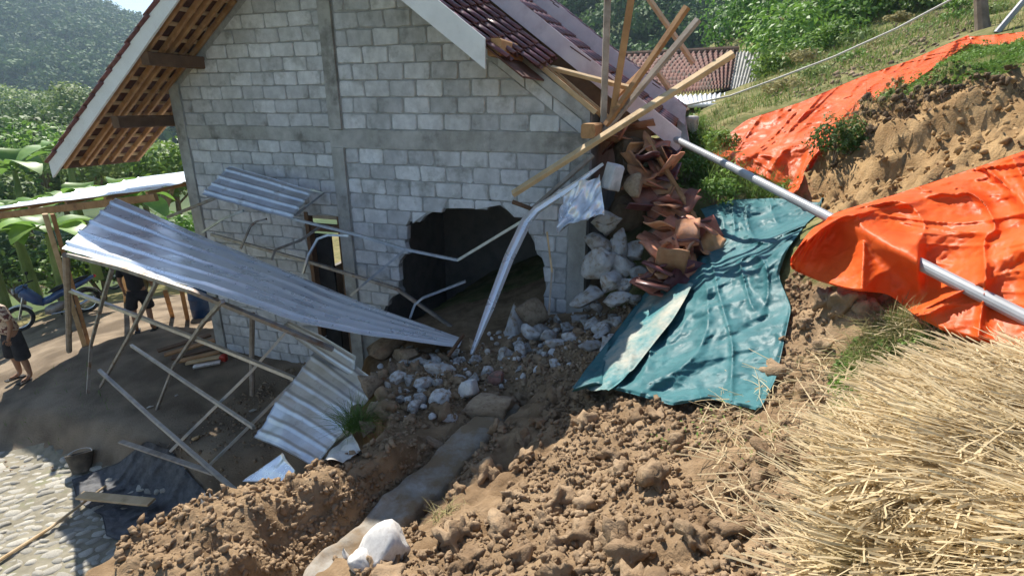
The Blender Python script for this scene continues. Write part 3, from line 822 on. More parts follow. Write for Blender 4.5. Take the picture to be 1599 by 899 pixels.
def tile_at(u, v, dz, right=True, jit=.004):
    up = (udir * (-1 if right else 1) * math.cos(SL) + Vector((0, 0, math.sin(SL)))).normalized()
    xd = vdir * (1 if right else -1)
    nz_ = xd.cross(up).normalized()
    if nz_.z < 0: nz_ = -nz_; xd = -xd
    tilt = Quaternion(xd, -.045)
    m3 = Matrix((xd, tilt @ up, tilt @ nz_)).transposed().to_4x4()
    p = UV(u, v, roofz(u) + dz) + Vector((random.uniform(-jit, jit), random.uniform(-jit, jit), random.uniform(-jit, jit)))
    o = put("roof_tile", TILE, None, roof)
    o.matrix_basis = Matrix.Translation(p) @ m3 @ Matrix.Rotation(random.uniform(-.02, .02), 4, 'Z')
du = .255 * math.cos(SL)
for r_ in range(7):
    for c_ in range(6):
        u = -1.72 - r_ * du
        if r_ < 1 and c_ < 2: continue
        tile_at(u, 5.74 + c_ * .215, -.03 + c_ * .045)
for r_ in range(13):
    for c_ in range(5): tile_at(-.30 - r_ * du, 7.12 + c_ * .215, .46 + c_ * .015)
    for c_ in range(4): tile_at(-.22 - r_ * du, 8.32 + c_ * .215, .74)
for r_ in range(14):
    for c_ in range(3): tile_at(-9.03 + r_ * du, 5.68 + c_ * .215, -.045, False)

# ------------------------------------------------------------------ thin sheets
def poly_at(pts, t):
    """piecewise linear by arc length -> arrays"""
    pts = np.array([tuple(p) for p in pts], float)
    seg = np.linalg.norm(np.diff(pts, axis=0), axis=1); s = np.r_[0, np.cumsum(seg)] / seg.sum()
    return np.stack([np.interp(t, s, pts[:, k]) for k in range(pts.shape[1])], 1)
def smooth_poly(pts, t, n=400):
    q = poly_at(pts, np.linspace(0, 1, n))
    k = np.hanning(41); k /= k.sum()
    pad = np.vstack([2 * q[0] - q[20:0:-1], q, 2 * q[-1] - q[-2:-22:-1]])
    q2 = np.stack([np.convolve(pad[:, c], k, 'valid') for c in range(q.shape[1])], 1)
    return np.stack([np.interp(t, np.linspace(0, 1, n), q2[:, c]) for c in range(q.shape[1])], 1)
def normals_of(Pt, nu, nv):
    A = Pt.reshape(nu, nv, 3)
    du_ = np.gradient(A, axis=0); dv_ = np.gradient(A, axis=1)
    n = np.cross(du_, dv_); n /= np.linalg.norm(n, axis=2, keepdims=True) + 1e-9
    return n.reshape(-1, 3)
def thick(name, Pt, nu, nv, th, mat, parent=None, **kw):
    """a sheet with real thickness"""
    N_ = normals_of(Pt, nu, nv)
    if N_[:, 2].mean() < 0: N_ = -N_
    top = Pt; bot = Pt - N_ * th
    n = nu * nv
    F1 = grid_faces(nu, nv)
    idx = np.arange(n).reshape(nu, nv)
    rim = np.concatenate([idx[:, 0], idx[-1, 1:], idx[::-1, -1][1:], idx[0, ::-1][1:-1]])
    rn = np.roll(rim, -1)
    FR = np.stack([rim, rn, rn + n, rim + n], 1)
    return put(name, mesh(name, np.vstack([top, bot]), np.vstack([F1, F1[:, ::-1] + n, FR]), True), mat, parent, **kw)
def ribbed(name, top, bot, nrib, mat, parent, amp=.022, nu=60, per=10, crease=.012, seed=0, th=.004, rw=.085, **kw):
    """metal sheet spanned between two edge lines, ribs running along them"""
    nv = nrib * per + 1
    s = np.linspace(0, 1, nu); t = np.linspace(0, 1, nv)
    A = smooth_poly(top, s); B = smooth_poly(bot, s)
    Pt = (A[:, None] * (1 - t)[None, :, None] + B[:, None] * t[None, :, None]).reshape(-1, 3)
    N_ = normals_of(Pt, nu, nv)
    if N_[:, 2].mean() < 0: N_ = -N_
    ph = (np.tile(t, nu) * nrib) % 1.0
    rib = np.clip((rw + .05 - np.abs(ph - .5)) / .05, 0, 1)
    Pt = Pt + N_ * (rib * amp + fbm(Pt * 2.3 + seed, 3) * crease)[:, None]
    return thick(name, Pt, nu, nv, th, mat, parent, **kw)
def W(px, py, v): return Wd(px, py, v)

# ------------------------------------------------------------------ collapsed canopy
can = empty("collapsed_canopy", G(345, 600, -4.0), "collapsed metal canopy of bent tubes and ribbed sheets hanging before the gable", "canopy")
ribbed("roof_sheet", [W(180,309,5.6), W(300,362,5.7), W(420,412,5.75), W(560,470,5.75), W(722,531,5.8)],
       [W(96,388,4.4), W(220,424,4.0), W(300,447,3.8), W(350,462,3.8), W(460,500,4.1), W(570,522,4.5), W(716,542,5.0)], 5, M['zinc'], can, amp=.028, nu=110, per=22, crease=.010, label="long twisted ribbed sheet, its left end in the sun")
ribbed("roof_sheet", [W(358,259,6.2), W(420,277,6.2), W(490,298,6.15)], [W(315,304,5.75), W(380,322,5.75), W(456,343,5.7)], 4, M['zinc_dull'], can, nu=30, crease=.012, label="small ribbed sheet still held up against the wall")
ribbed("roof_sheet", [P(505,532,6.3), P(545,562,6.0), P(594,600,5.6)], [P(393,680,5.5), P(440,702,5.2), P(490,728,4.9)], 8, M['zinc_dull'], can, amp=.012, nu=30, crease=.03, seed=5, label="ribbed sheet slumped against the soil bank")
ribbed("roof_sheet", [P(450,500,6.35), P(500,522,6.2), P(556,556,5.95)], [P(440,512,6.2), P(505,560,6.0), P(552,590,5.8)], 2, M['zinc_dull'], can, amp=.012, nu=20, seed=9)
ribbed("metal_scrap", [P(438,705,5.0), P(450,720,4.9), P(462,735,4.8)], [P(380,752,5.0), P(420,752,4.85), P(458,757,4.7)], 1, M['zinc'], can, amp=.01, nu=16, crease=.05, seed=3)
def rail(pts, r=.021, mat='rail', name="rail", n=4, label=None):
    o = put(name, tube(pts, r, n), M[mat], can)
    if label: o["label"] = label
    return o
rail([W(455,341,6.05), W(560,367,6.08), W(632,389,6.05), W(715,406,5.95), W(816,345,6.0)], .024, 'rail', label="long pale rail bent into a V before the hole")
rail([W(330,366,6.3), W(480,408,6.3), W(620,451,6.28), W(705,510,6.35)], .03, 'rust_rail')
rail([P(108,453,7.5), P(240,503,6.8), P(330,538,6.4), P(460,591,6.0)], .03, 'rail')
rail([P(107,398,6.55), P(190,419,5.9), P(300,455,5.25), P(450,516,5.35), P(520,545,5.6)], .03, 'rust_rail')
rail([P(205,539,8.0), P(300,603,6.9), P(396,667,6.0)], .026, 'rail')
rail([P(155,578,7.9), P(240,655,6.9), P(300,707,6.3), P(370,768,5.75)], .03, 'rail')
rail([P(450,514,6.4), P(392,580,6.45), P(330,641,6.55), P(266,704,6.65)], .021, 'rail', "strut")
rail([P(482,573,6.1), P(400,655,6.15), P(323,730,6.25)], .021, 'rail', "strut")
rail([P(175,420,6.05), P(160,470,7.0), P(142,538,8.15), P(137,614,8.22)], .026, 'rust_rail', "post")
rail([P(245,440,5.55), P(200,528,7.0), P(157,604,8.15)], .024, 'rust_rail', "post")
rail([P(348,470,5.2), P(318,503,5.9), P(272,570,7.5), P(244,642,7.78)], .026, 'rust_rail', "post")
rail([P(103,398,6.7), P(106,470,7.8), P(108,548,9.0)], .04, 'wood_grey', "post", 8)
rail([P(394,488,6.9), P(393,550,7.0), P(394,617,7.1)], .032, 'wood_grey', "post", 8)
rail([W(262,339,6.3), W(305,322,6.2), W(352,303,6.1)], .028, 'rust_rail', "strut")
rail([W(316,363,6.15), W(348,342,6.1), W(380,329,6.05)], .02, 'rail', "strut")
rail([W(376,388,6.0), W(391,353,6.0), W(400,346,6.0), W(416,342,6.0)], .018, 'rust_rail', "strut")
rail([W(424,406,6.0), W(430,390,6.05), W(470,375,6.1), W(502,352,6.1)], .021, 'rust_rail', "strut")
rail([W(473,427,6.0), W(482,398,6.0), W(496,373,6.05), W(512,367,6.08), W(545,368,6.1)], .021, 'rail', "strut")
rail([W(548,461,5.95), W(572,440,6.0), W(633,390,6.04)], .021, 'rail', "strut")
rail([W(640,497,5.75), W(648,475,5.8), W(660,465,5.85), W(727,439,5.9)], .02, 'rail', "strut")
rail([W(486,296,6.1), W(505,302,6.1), W(460,337,5.8)], .019, 'rail', "strut")
rail([P(700,556,5.6), P(724,522,5.75)], .02, 'wood_dark', "strut")
def strip(pts, wd, mat, name, side, **kw):
    """flat folded metal strip"""
    pts = [Vector(p) for p in pts]; side = Vector(side).normalized()
    V = []; Fs = []
    wds = wd if isinstance(wd, (list, tuple)) else [wd] * len(pts)
    for i, p in enumerate(pts):
        t = (pts[min(i+1, len(pts)-1)] - pts[max(i-1, 0)]).normalized()
        s_ = (side - t * side.dot(t)).normalized(); n_ = t.cross(s_)
        a = wds[i] / 2
        for x, y in ((-a, .012), (-a * .3, -.012), (a * .3, .012), (a, -.012), (a, -.018), (a * .3, .006), (-a * .3, -.018), (-a, .006)):
            V.append(p + s_ * x + n_ * y)
    for i in range(len(pts) - 1):
        for k in range(8):
            a = i * 8 + k; b = i * 8 + (k + 1) % 8
            Fs.append((a, b, b + 8, a + 8))
    Fs += [tuple(reversed(range(8))), tuple(range(len(V) - 8, len(V)))]
    return put(name, (V, Fs), mat, can, **kw)
strip([P(942,256,6.02), P(895,291,6.08), P(838,328,6.12), P(822,346,6.12), P(795,402,6.05), P(765,480,5.85), P(736,553,5.7)], [.05, .10, .12, .13, .12, .10, .04], M['zinc'], "gutter_strip", (1, .3, 0), label="folded metal strip kinked down across the hole")

# ------------------------------------------------------------------ shed with the pale roof on the left
shed = empty("shed", UV(-9.2, 7.4, -4.3), "open shed with pale metal roof and rough timber posts left of the house", "shed")
def sh(u, v): return UV(u, v, -1.17 + (u + 7.55) * .135 + (v - 6.0) * .07)
ribbed("roof_sheet", [sh(-7.5,6.0), sh(-9.5,6.0), sh(-11.5,6.0)], [sh(-7.5,9.0), sh(-9.5,9.0), sh(-11.5,9.0)], 9, M['zinc'], shed, amp=.02, nu=40, per=8, crease=.006)
put("beam", bar(sh(-7.55,6.02) - Vector((0,0,.12)), sh(-11.5,6.02) - Vector((0,0,.12)), .06, .11), M['wood'], shed)
put("beam", bar(sh(-7.55,8.9) - Vector((0,0,.12)), sh(-11.5,8.9) - Vector((0,0,.12)), .06, .11), M['wood'], shed)
for u in (-7.7, -8.6, -9.5, -10.4, -11.3):
    put("rafter", bar(sh(u,6.0) - Vector((0,0,.045)), sh(u,9.0) - Vector((0,0,.045)), .05, .05), M['wood'], shed)
def post(x0, y0, d0, x1, y1, zrel, wd=.07, mat='wood_pale', parent=None):
    a = P(x0, y0, d0); b = G(x1, y1, zrel); b.z = ground_z(b.x, b.y) - .04
    put("post", bar(a, b, wd, wd * .8), M[mat], parent)
post(70,334,8.6, 132,540, -4.15, .07, 'wood_pale', shed)
post(82,334,8.7, 139,538, -4.15, .06, 'wood', shed)
post(183,325,10.4, 196,470, -4.6, .09, 'wood_pale', shed)
post(258,455,10.6, 268,487, -4.2, .08, 'wood', shed)
post(284,455,10.6, 291,490, -4.1, .08, 'wood', shed)

# ------------------------------------------------------------------ tarpaulins lying on the slope
def coons(top, bot, left, right, nu, nv):
    s = np.linspace(0, 1, nu); t = np.linspace(0, 1, nv)
    T, B = smooth_poly(top, s), smooth_poly(bot, s)
    L_, R_ = smooth_poly(left, t), smooth_poly(right, t)
    s_, t_ = s[:, None, None], t[None, :, None]
    c = (1 - t_) * T[:, None] + t_ * B[:, None] + (1 - s_) * L_[None] + s_ * R_[None]
    c -= (1-s_)*(1-t_)*T[0] + s_*(1-t_)*T[-1] + (1-s_)*t_*B[0] + s_*t_*B[-1]
    return c.reshape(-1, 2)
def blur(A, k=2):
    for _ in range(k):
        B = np.pad(A, ((1, 1), (1, 1)), 'edge')
        A = (B[1:-1, 1:-1] * 2 + B[:-2, 1:-1] + B[2:, 1:-1] + B[1:-1, :-2] + B[1:-1, 2:]) / 6
    return A
def folds(Pt, ang, long_, short_, seed):
    c, s = math.cos(ang), math.sin(ang)
    x = Pt[:, 0] * c + Pt[:, 1] * s; y = -Pt[:, 0] * s + Pt[:, 1] * c
    q = np.c_[x / long_, y / short_, np.full(len(x), seed * 1.7)]
    warp = vn(q * .7 + 5) * .5
    q[:, 1] += warp
    r = 1 - np.abs(vn(q)); r2 = 1 - np.abs(vn(q * np.array([1.9, 2.3, 1]) + 9))
    return r ** 5 + .45 * r2 ** 5
def tarp(name, top, bot, left, right, nu, nv, mat, ang, amp, long_=.7, short_=.16, seed=1, lift=None, dfun=None, base=.03, crink=.012, crk=1.0, **kw):
    px = coons(top, bot, left, right, nu, nv)
    Pt, d = on_ground(px[:, 0], px[:, 1])
    dd = blur(d.reshape(nu, nv), 6).ravel()
    a = (px[:, 0] - 799.5) / FPX; b = -(px[:, 1] - 449.5) / FPX
    R = np.stack([a, cp + b * sp, -sp + b * cp], 1)
    Pt = R * dd[:, None] + np.array([0, 0, HC])
    N_ = normals_of(Pt, nu, nv)
    if N_[:, 2].mean() < 0: N_ = -N_
    q = Pt - np.array([0, 0, HC])
    cr = crk * sum(k_ * np.abs(vn(q * f_ + f_)) for k_, f_ in ((.030, 3.1), (.016, 6.7), (.007, 14.0)))
    h = base + folds(Pt, ang, long_, short_, seed) * amp + folds(Pt, ang + 1.1, long_ * .5, short_ * .6, seed + 4) * amp * .2 + cr + fbm(Pt * 14, 3) * crink
    if lift is not None: h = h + lift(px, Pt)
    cosv = np.clip(np.abs((N_ * R).sum(1)) / np.linalg.norm(R, axis=1), .38, 1)
    dd = dd - h / cosv
    if dfun is not None: dd = dfun(px, dd)
    Pt = R * dd[:, None] + np.array([0, 0, HC])
    zmin = height_full(Pt[:, 0], Pt[:, 1]) + HC
    Pt[:, 2] = np.maximum(Pt[:, 2], zmin + .01)
    return thick(name, Pt, nu, nv, .004, mat, None, **kw)
tarp("tarpaulin", [(1105,237),(1165,187),(1250,160),(1350,118),(1420,95),(1512,55)], [(1112,252),(1180,272),(1243,306),(1264,255),(1300,215),(1372,163),(1425,128),(1516,66)],
     [(1105,237),(1112,252)], [(1512,55),(1516,66)], 170, 70, M['orange'], math.radians(48), .09, 2.4, .34, 2, crink=.006, base=.05, crk=.6,
     label="upper orange plastic sheet stretched up the grassy slope", cat="tarpaulin", group="plastic sheets laid over the slide")
tarp("tarpaulin", [(1505,58),(1560,54),(1640,46)], [(1520,72),(1570,70),(1640,68)], [(1505,58),(1520,72)], [(1640,46),(1640,68)], 24, 8, M['orange'], 0, .05, .5, .2, 3,
     label="narrow strip of orange sheet behind the grassy bank top", cat="tarpaulin", group="plastic sheets laid over the slide")
pole_a = P(1018,199,7.2)
pole_b = pole_a.lerp(P(1625,508,2.68), 1.1)
def lift_orange(px, Pt):
    return .04 + .06 * sst(1420, 1330, px[:, 0]) * sst(300, 400, px[:, 1])
def over_pipe(px, d):
    """the sheet is hung over the pipe between two points"""
    t = (px[:, 0] - 1018) / (1625 - 1018)
    py_ = 199 + t * (508 - 199)
    pd = 1 / ((1 - t) / 7.2 + t / 2.68)
    wx = sst(1270, 1296, px[:, 0]) * sst(1448, 1432, px[:, 0])
    dy = px[:, 1] - py_
    return d + (np.minimum(pd - .085, d) - d) * wx * np.exp(-(dy / 30) ** 2)
tarp("tarpaulin", [(1236,402),(1262,362),(1300,333),(1400,303),(1500,270),(1660,215),(1800,190)], [(1238,420),(1275,437),(1330,454),(1388,458),(1428,492),(1480,520),(1560,540),(1660,560),(1800,590)],
     [(1236,402),(1234,412),(1238,420)], [(1800,190),(1800,400),(1800,590)], 280, 130, M['orange'], math.radians(62), .10, 1.5, .36, 6, lift=lift_orange, dfun=over_pipe, base=.03, crink=.004, crk=.6,
     label="big lower orange plastic sheet bunched over the grey pipe", cat="tarpaulin", group="plastic sheets laid over the slide")
def lift_teal(px, Pt):
    return .16 * sst(980, 905, px[:, 0]) * sst(520, 590, px[:, 1]) + .05 * sst(600, 640, px[:, 1]) + .05 * sst(1130, 1090, px[:, 0]) * sst(480, 380, px[:, 1])
teal = tarp("tarpaulin", [(1094,326),(1140,312),(1210,309),(1298,318)], [(893,612),(930,602),(985,614),(1050,633),(1110,622),(1186,641)],
     [(1094,326),(1108,350),(1088,395),(1050,432),(1008,455),(960,520),(910,582),(893,612)], [(1298,318),(1262,345),(1230,388),(1215,430),(1236,480),(1212,590),(1186,641)], 120, 170, M['teal'], math.radians(74), .06, 1.6, .4, 11, crink=.004,
     lift=lift_teal, label="dusty teal tarpaulin spread down over the slipped soil", cat="tarpaulin", group="plastic sheets laid over the slide")
def flap():
    s_ = np.linspace(0, 1, 46); t_ = np.linspace(0, 1, 16)
    A = smooth_poly([(1034,438),(1005,470),(975,520),(940,560),(893,606)], s_); B = smooth_poly([(1082,448),(1050,500),(1015,545),(985,585),(950,614)], s_)
    px = (A[:, None] * (1 - t_)[None, :, None] + B[:, None] * t_[None, :, None]).reshape(-1, 2)
    Q, d = on_ground(px[:, 0], px[:, 1]); dd = blur(d.reshape(46, 16), 4).ravel() - .34 - .06 * np.sin(np.tile(t_, 46) * math.pi)
    a = (px[:, 0] - 799.5) / FPX; b = -(px[:, 1] - 449.5) / FPX
    Pt = np.stack([a, cp + b * sp, -sp + b * cp], 1) * dd[:, None] + np.array([0, 0, HC])
    Pt[:, 2] += folds(Pt, 1.2, .9, .22, 5) * .03
    thick("flap", Pt, 46, 16, .005, M['teal_dusty'], teal, label="dusty pale folded-over edge of the tarpaulin")
flap()
tag(put("pipe", tube([pole_a, pole_a.lerp(pole_b, .35) + Vector((0,0,.01)), pole_a.lerp(pole_b, .7), pole_b], .037, 14), M['pvc']), "long straight grey plastic pipe running under the lower orange sheet", "pipe")

# ------------------------------------------------------------------ timber bundle at the broken corner
def plank(a, b, wd, ht, mat, label, up=(0, -.5, 1), name="timber_pole"):
    return tag(put(name, bar(a, b, wd, ht, up), M[mat]), label, "timber", "loose timbers at the broken roof corner")
plank(P(951,-70,5.75), P(942,196,6.25), .07, .05, 'wood_grey', "upright weathered grey pole, leftmost of the timbers at the corner")
plank(P(990,-30,5.7), P(955,190,6.2), .075, .045, 'wood', "reddish brown pole standing beside the grey upright one")
plank(P(1073,11,5.55), P(946,196,6.15), .075, .05, 'wood', "reddish brown pole leaning right with its top in view")
plank(P(1090,31,5.75), P(938,212,6.2), .075, .05, 'wood_grey', "grey pole lying along the leaning reddish one")
plank(P(1145,84,5.25), P(801,303,6.15), .085, .055, 'wood_pale', "longest squared timber slanting across the others down onto the wall")
plank(P(1006,-12,8.0), P(1083,99,8.3), .11, .05, 'wood_pale', "pale plank tilted the other way behind the poles")
plank(P(1026,111,7.6), P(1045,139,7.7), .10, .05, 'wood_pale', "short pale plank stub behind the crossing poles")
plank(P(861,106,6.35), P(985,138,6.1), .06, .045, 'wood_pale', "pale batten lying flat across the stripped roof edge")
plank(P(833,325,6.3), P(926,243,6.35), .05, .04, 'wood_grey', "thin grey lath under the longest timber")
plank(P(962,152,6.25), P(1012,100,6.3), .05, .04, 'wood', "short brown batten jammed between the leaning poles")
plank(P(800,315,6.2), P(840,330,6.25), .05, .03, 'wood_dark', "dark splinter of wood on the wall below the timber tip")
plank(P(1010,215,6.5), P(1092,352,5.9), .05, .035, 'wood', "narrow brown batten along the right side of the tile heap")
plank(P(854,362,6.2), P(862,425,6.2), .05, .02, 'wood_pale', "pinkish strip of wood hanging beside the hole", (1, 0, 0))
plank(P(862,420,6.2), P(857,492,6.25), .05, .02, 'wood_grey', "grey strip of board standing at the hole's right edge", (1, 0, 0))
# the sheet of bright metal bent over the corner
o = None
def crumple(name, tl, tr, br, bl, n, amp, mat, label, cat, seed=1):
    s = np.linspace(0, 1, n)
    a, b, c, d = [np.array(q) for q in (tl, tr, br, bl)]
    s_, t_ = np.meshgrid(s, s, indexing='ij'); s_ = s_[..., None]; t_ = t_[..., None]
    Pt = ((1-s_)*(1-t_)*a + s_*(1-t_)*b + s_*t_*c + (1-s_)*t_*d).reshape(-1, 3)
    N_ = normals_of(Pt, n, n)
    Pt = Pt + N_ * ((folds(Pt, .6, .4, .09, seed) - .5) * amp + fbm(Pt * 6, 2) * amp * .4)[:, None]
    return thick(name, Pt, n, n, .003, mat, None, label=label, cat=cat)
crumple("metal_sheet", P(880,303,6.15), P(936,272,6.05), P(944,335,5.95), P(868,358,5.95), 30, .12, M['zinc'], "crumpled shiny metal sheet bent over the right wall corner", "sheet metal")

# ------------------------------------------------------------------ stones and soil
def ico(sub):
    b = bmesh.new(); bmesh.ops.create_icosphere(b, subdivisions=sub, radius=1)
    V = np.array([v.co[:] for v in b.verts]); Fs = np.array([[v.index for v in f.verts] for f in b.faces]); b.free()
    return V, Fs
ICO = {k: ico(k) for k in (1, 2, 3)}
def rockshape(sub, seed, facets=7, rough=.16, lump=0.0, jit=0.0, cut=(.42, .8)):
    V, Fs = ICO[sub]; r = np.random.default_rng(seed)
    V = V * r.uniform(.75, 1.2, 3)
    for _ in range(facets):
        n = r.normal(size=3); n /= np.linalg.norm(n); c = r.uniform(*cut)
        dd = V @ n - c
        V = np.where(dd[:, None] > 0, V - dd[:, None] * n * .97, V)
    if jit: V = V + r.normal(0, jit, V.shape)
    V = V + V / (np.linalg.norm(V, axis=1, keepdims=True) + 1e-6) * (fbm(V * 2.2 + seed * 3.1, 3) * rough + np.abs(fbm(V * 4 + seed, 2)) * lump)[:, None]
    return V, Fs
def merged(shapes, pos, scl, rot):
    """many copies as one mesh: arrays of positions, xyz scales, random rotations"""
    allV, allF = [], []; off = 0
    for i in range(len(pos)):
        V, Fs = shapes[i % len(shapes)]
        Rm = rot[i]
        q = (V * scl[i]) @ Rm.T + pos[i]
        allV.append(q); allF.append(Fs + off); off += len(V)
    return np.vstack(allV), np.vstack(allF)
def rand_rots(n, r):
    q = r.normal(size=(n, 4)); q /= np.linalg.norm(q, axis=1, keepdims=True)
    w_, x, y, z = q.T
    return np.stack([np.stack([1-2*(y*y+z*z), 2*(x*y-z*w_), 2*(x*z+y*w_)], 1), np.stack([2*(x*y+z*w_), 1-2*(x*x+z*z), 2*(y*z-x*w_)], 1), np.stack([2*(x*z-y*w_), 2*(y*z+x*w_), 1-2*(x*x+y*y)], 1)], 1)
def scatter(poly, n, r, xr, yr, cond=None):
    """random ground points inside an area outlined in the photograph"""
    out = []
    while sum(len(o_) for o_ in out) < n:
        x = r.uniform(*xr, n * 2); y = r.uniform(*yr, n * 2)
        z = H(x, y); a, b, dep = pixof(x, y, z)
        m = inpoly(a, b, poly) & (dep > .4)
        if cond is not None: m &= cond(x, y)
        if m.sum() == 0: break
        out.append(np.c_[x[m], y[m]])
    q = np.vstack(out)[:n]
    return np.c_[q, height_full(q[:, 0], q[:, 1]) + HC]
r5 = np.random.default_rng(11)
def clods(name, poly, n, lo, hi, xr, yr, mat, label, sub=1, cond=None, p=2.2, shape=None):
    q = scatter(poly, n, r5, xr, yr, cond)
    ta, tb, _t = pixof(q[:, 0], q[:, 1], q[:, 2] - HC)
    if name == 'soil_clods': q = q[vn(np.c_[q[:, :2] * 1.9, q[:, :1] * 0]) + .5 * vn(q * 6.0) > -.62]
    if sub == 3: q = q[~inpoly(ta, tb, [(890,560),(1000,450),(1100,320),(1300,310),(1240,500),(1195,665),(880,640)])]
    q = q[foot_d(q[:, 0], q[:, 1])[0] > .15 - .16 * (vn(q * 4.0) > (-.05 if name == 'trench_crumbs' else .3))]
    n = len(q)
    s = lo + (hi - lo) * r5.random(n) ** p
    q[:, 2] += s * .25
    sc = s[:, None] * r5.uniform(.75, 1.25, (n, 3)); 
    shp = [rockshape(sub, 40 + k, 4, .45, .2, .16 if sub == 1 else .06) for k in range(14)]
    if shape: shp = shape
    V, Fs = merged(shp, q, sc, rand_rots(n, r5))
    return tag(put(name, mesh(name, V, Fs, False), mat), label, "soil", kind="stuff")
clods("soil_clods", SOIL_PX, 17000, .005, .026, (-2.2, 3.2), (1.2, 6.6), M['clod'], "crumbly brown soil clods covering the slipped ground")
clods("soil_lumps", SOIL_PX, 230, .03, .085, (-2.2, 3.2), (1.2, 6.4), M['clod'], "larger brown lumps of soil strewn over the slide", 3, p=2.0, shape=[rockshape(3, 400 + k, 3, .60, .35, .02) for k in range(9)])
clods("ridge_clods", RIDGE_PX, 1300, .005, .03, (-3.2, .2), (1.8, 4.6), M['clod'], "pale brown crumbs of soil along the ridge beside the footing")
clods("trench_crumbs", [(330,905),(420,845),(520,785),(650,705),(700,680),(780,650),(700,745),(560,850),(480,905)], 3800, .004, .026, (-3, .6), (1.8, 4.8), M['clod'], "fine soil crumbs along the foot of the ridge and the footing")
clods("bank_clods", BANK_PX, 1300, .008, .035, (2.8, 6.5), (4, 8), mk('bank_clod', (.28,.17,.075), (.44,.29,.14), 6, .97, 0, .7, 50, c3=(.17,.10,.05), c3scale=2, c3amt=(.5,.7)), "orange brown soil crumbs on the cut bank face")
clods("yard_gravel", [(0,740),(180,730),(330,640),(480,560),(560,560),(420,720),(340,760),(0,720)], 900, .006, .03, (-9, -1.2), (3.5, 9.5), M['stone_brown'], "scattered small gravel on the yard below the canopy", cond=lambda x, y: edge_sd(x, y) < -.1)
# footing in the trench
fa, fb = FA.copy(), FB.copy()
fd = (fb - fa); fl = fd.length; fd.normalize(); fs_ = fd.cross(Vector((0, 0, 1))).normalized()
nL, nW = 90, 15
prof = [(-.17, -.35), (-.165, -.06), (-.155, -.01), (-.14, .004)] + [(x, .01) for x in np.linspace(-.11, .11, 7)] + [(.13, .004), (.15, -.015), (.16, -.06), (.165, -.35)]
FV = []
for i in range(nL):
    t = i / (nL - 1)
    for (x, z) in prof: FV.append(fa + fd * (fl * t) + fs_ * x + Vector((0, 0, z)))
FV = np.array(FV)
nse = fbm(FV * 3.0, 3) * .03 + fbm(FV * 12, 3) * .014
FV[:, 2] += nse; FV[:, 0] += fbm(FV * 4 + 9, 3) * .035
tag(put("concrete_footing", mesh("concrete_footing", FV, grid_faces(nL, len(prof))[:, ::-1], True), M['slab']), "rough grey concrete footing laid bare along the soil trench", "footing")

ROCKS = [mesh("stone", *rockshape(3, 100 + k, 13, .06, .03, .012, (.30, .62)), smooth=False) for k in range(9)]
ROCKS.append(mesh("boulder", *rockshape(3, 931, 11, .13, .05, .012, (.5, .82))))
def stone(px, py, rpx, mat, label, d=None, sq=(1, 1, 1), name="rubble_stone", group="stones tumbled below the broken wall", cat="stone", k=None, up=.25, rot=None):
    if d is None:
        Q, dd = on_ground([px], [py + rpx * .45]); dd = float(dd[0])
    else: dd = d
    c = P(px, py, dd); r = rpx / FPX * dd
    me_ = ROCKS[(k if k is not None else random.randrange(len(ROCKS)))]
    key = (me_.name, mat)
    if key not in shared:
        m2 = me_.copy(); m2.materials.clear(); m2.materials.append(M[mat]); shared[key] = m2
    o = put(name, shared[key], None)
    o.location = c
    o.scale = (r * sq[0] * 1.12, r * sq[1] * 1.12, r * sq[2] * 1.12)
    o.rotation_euler = rot if rot else (random.uniform(-.5, .5), random.uniform(-.5, .5), random.uniform(0, 6.28))
    return tag(o, label, cat, group)
L0 = "pale broken stone in the rubble spilling from the wall hole"
L1 = "rough mortared stone in the leaning stack beside the wall corner"
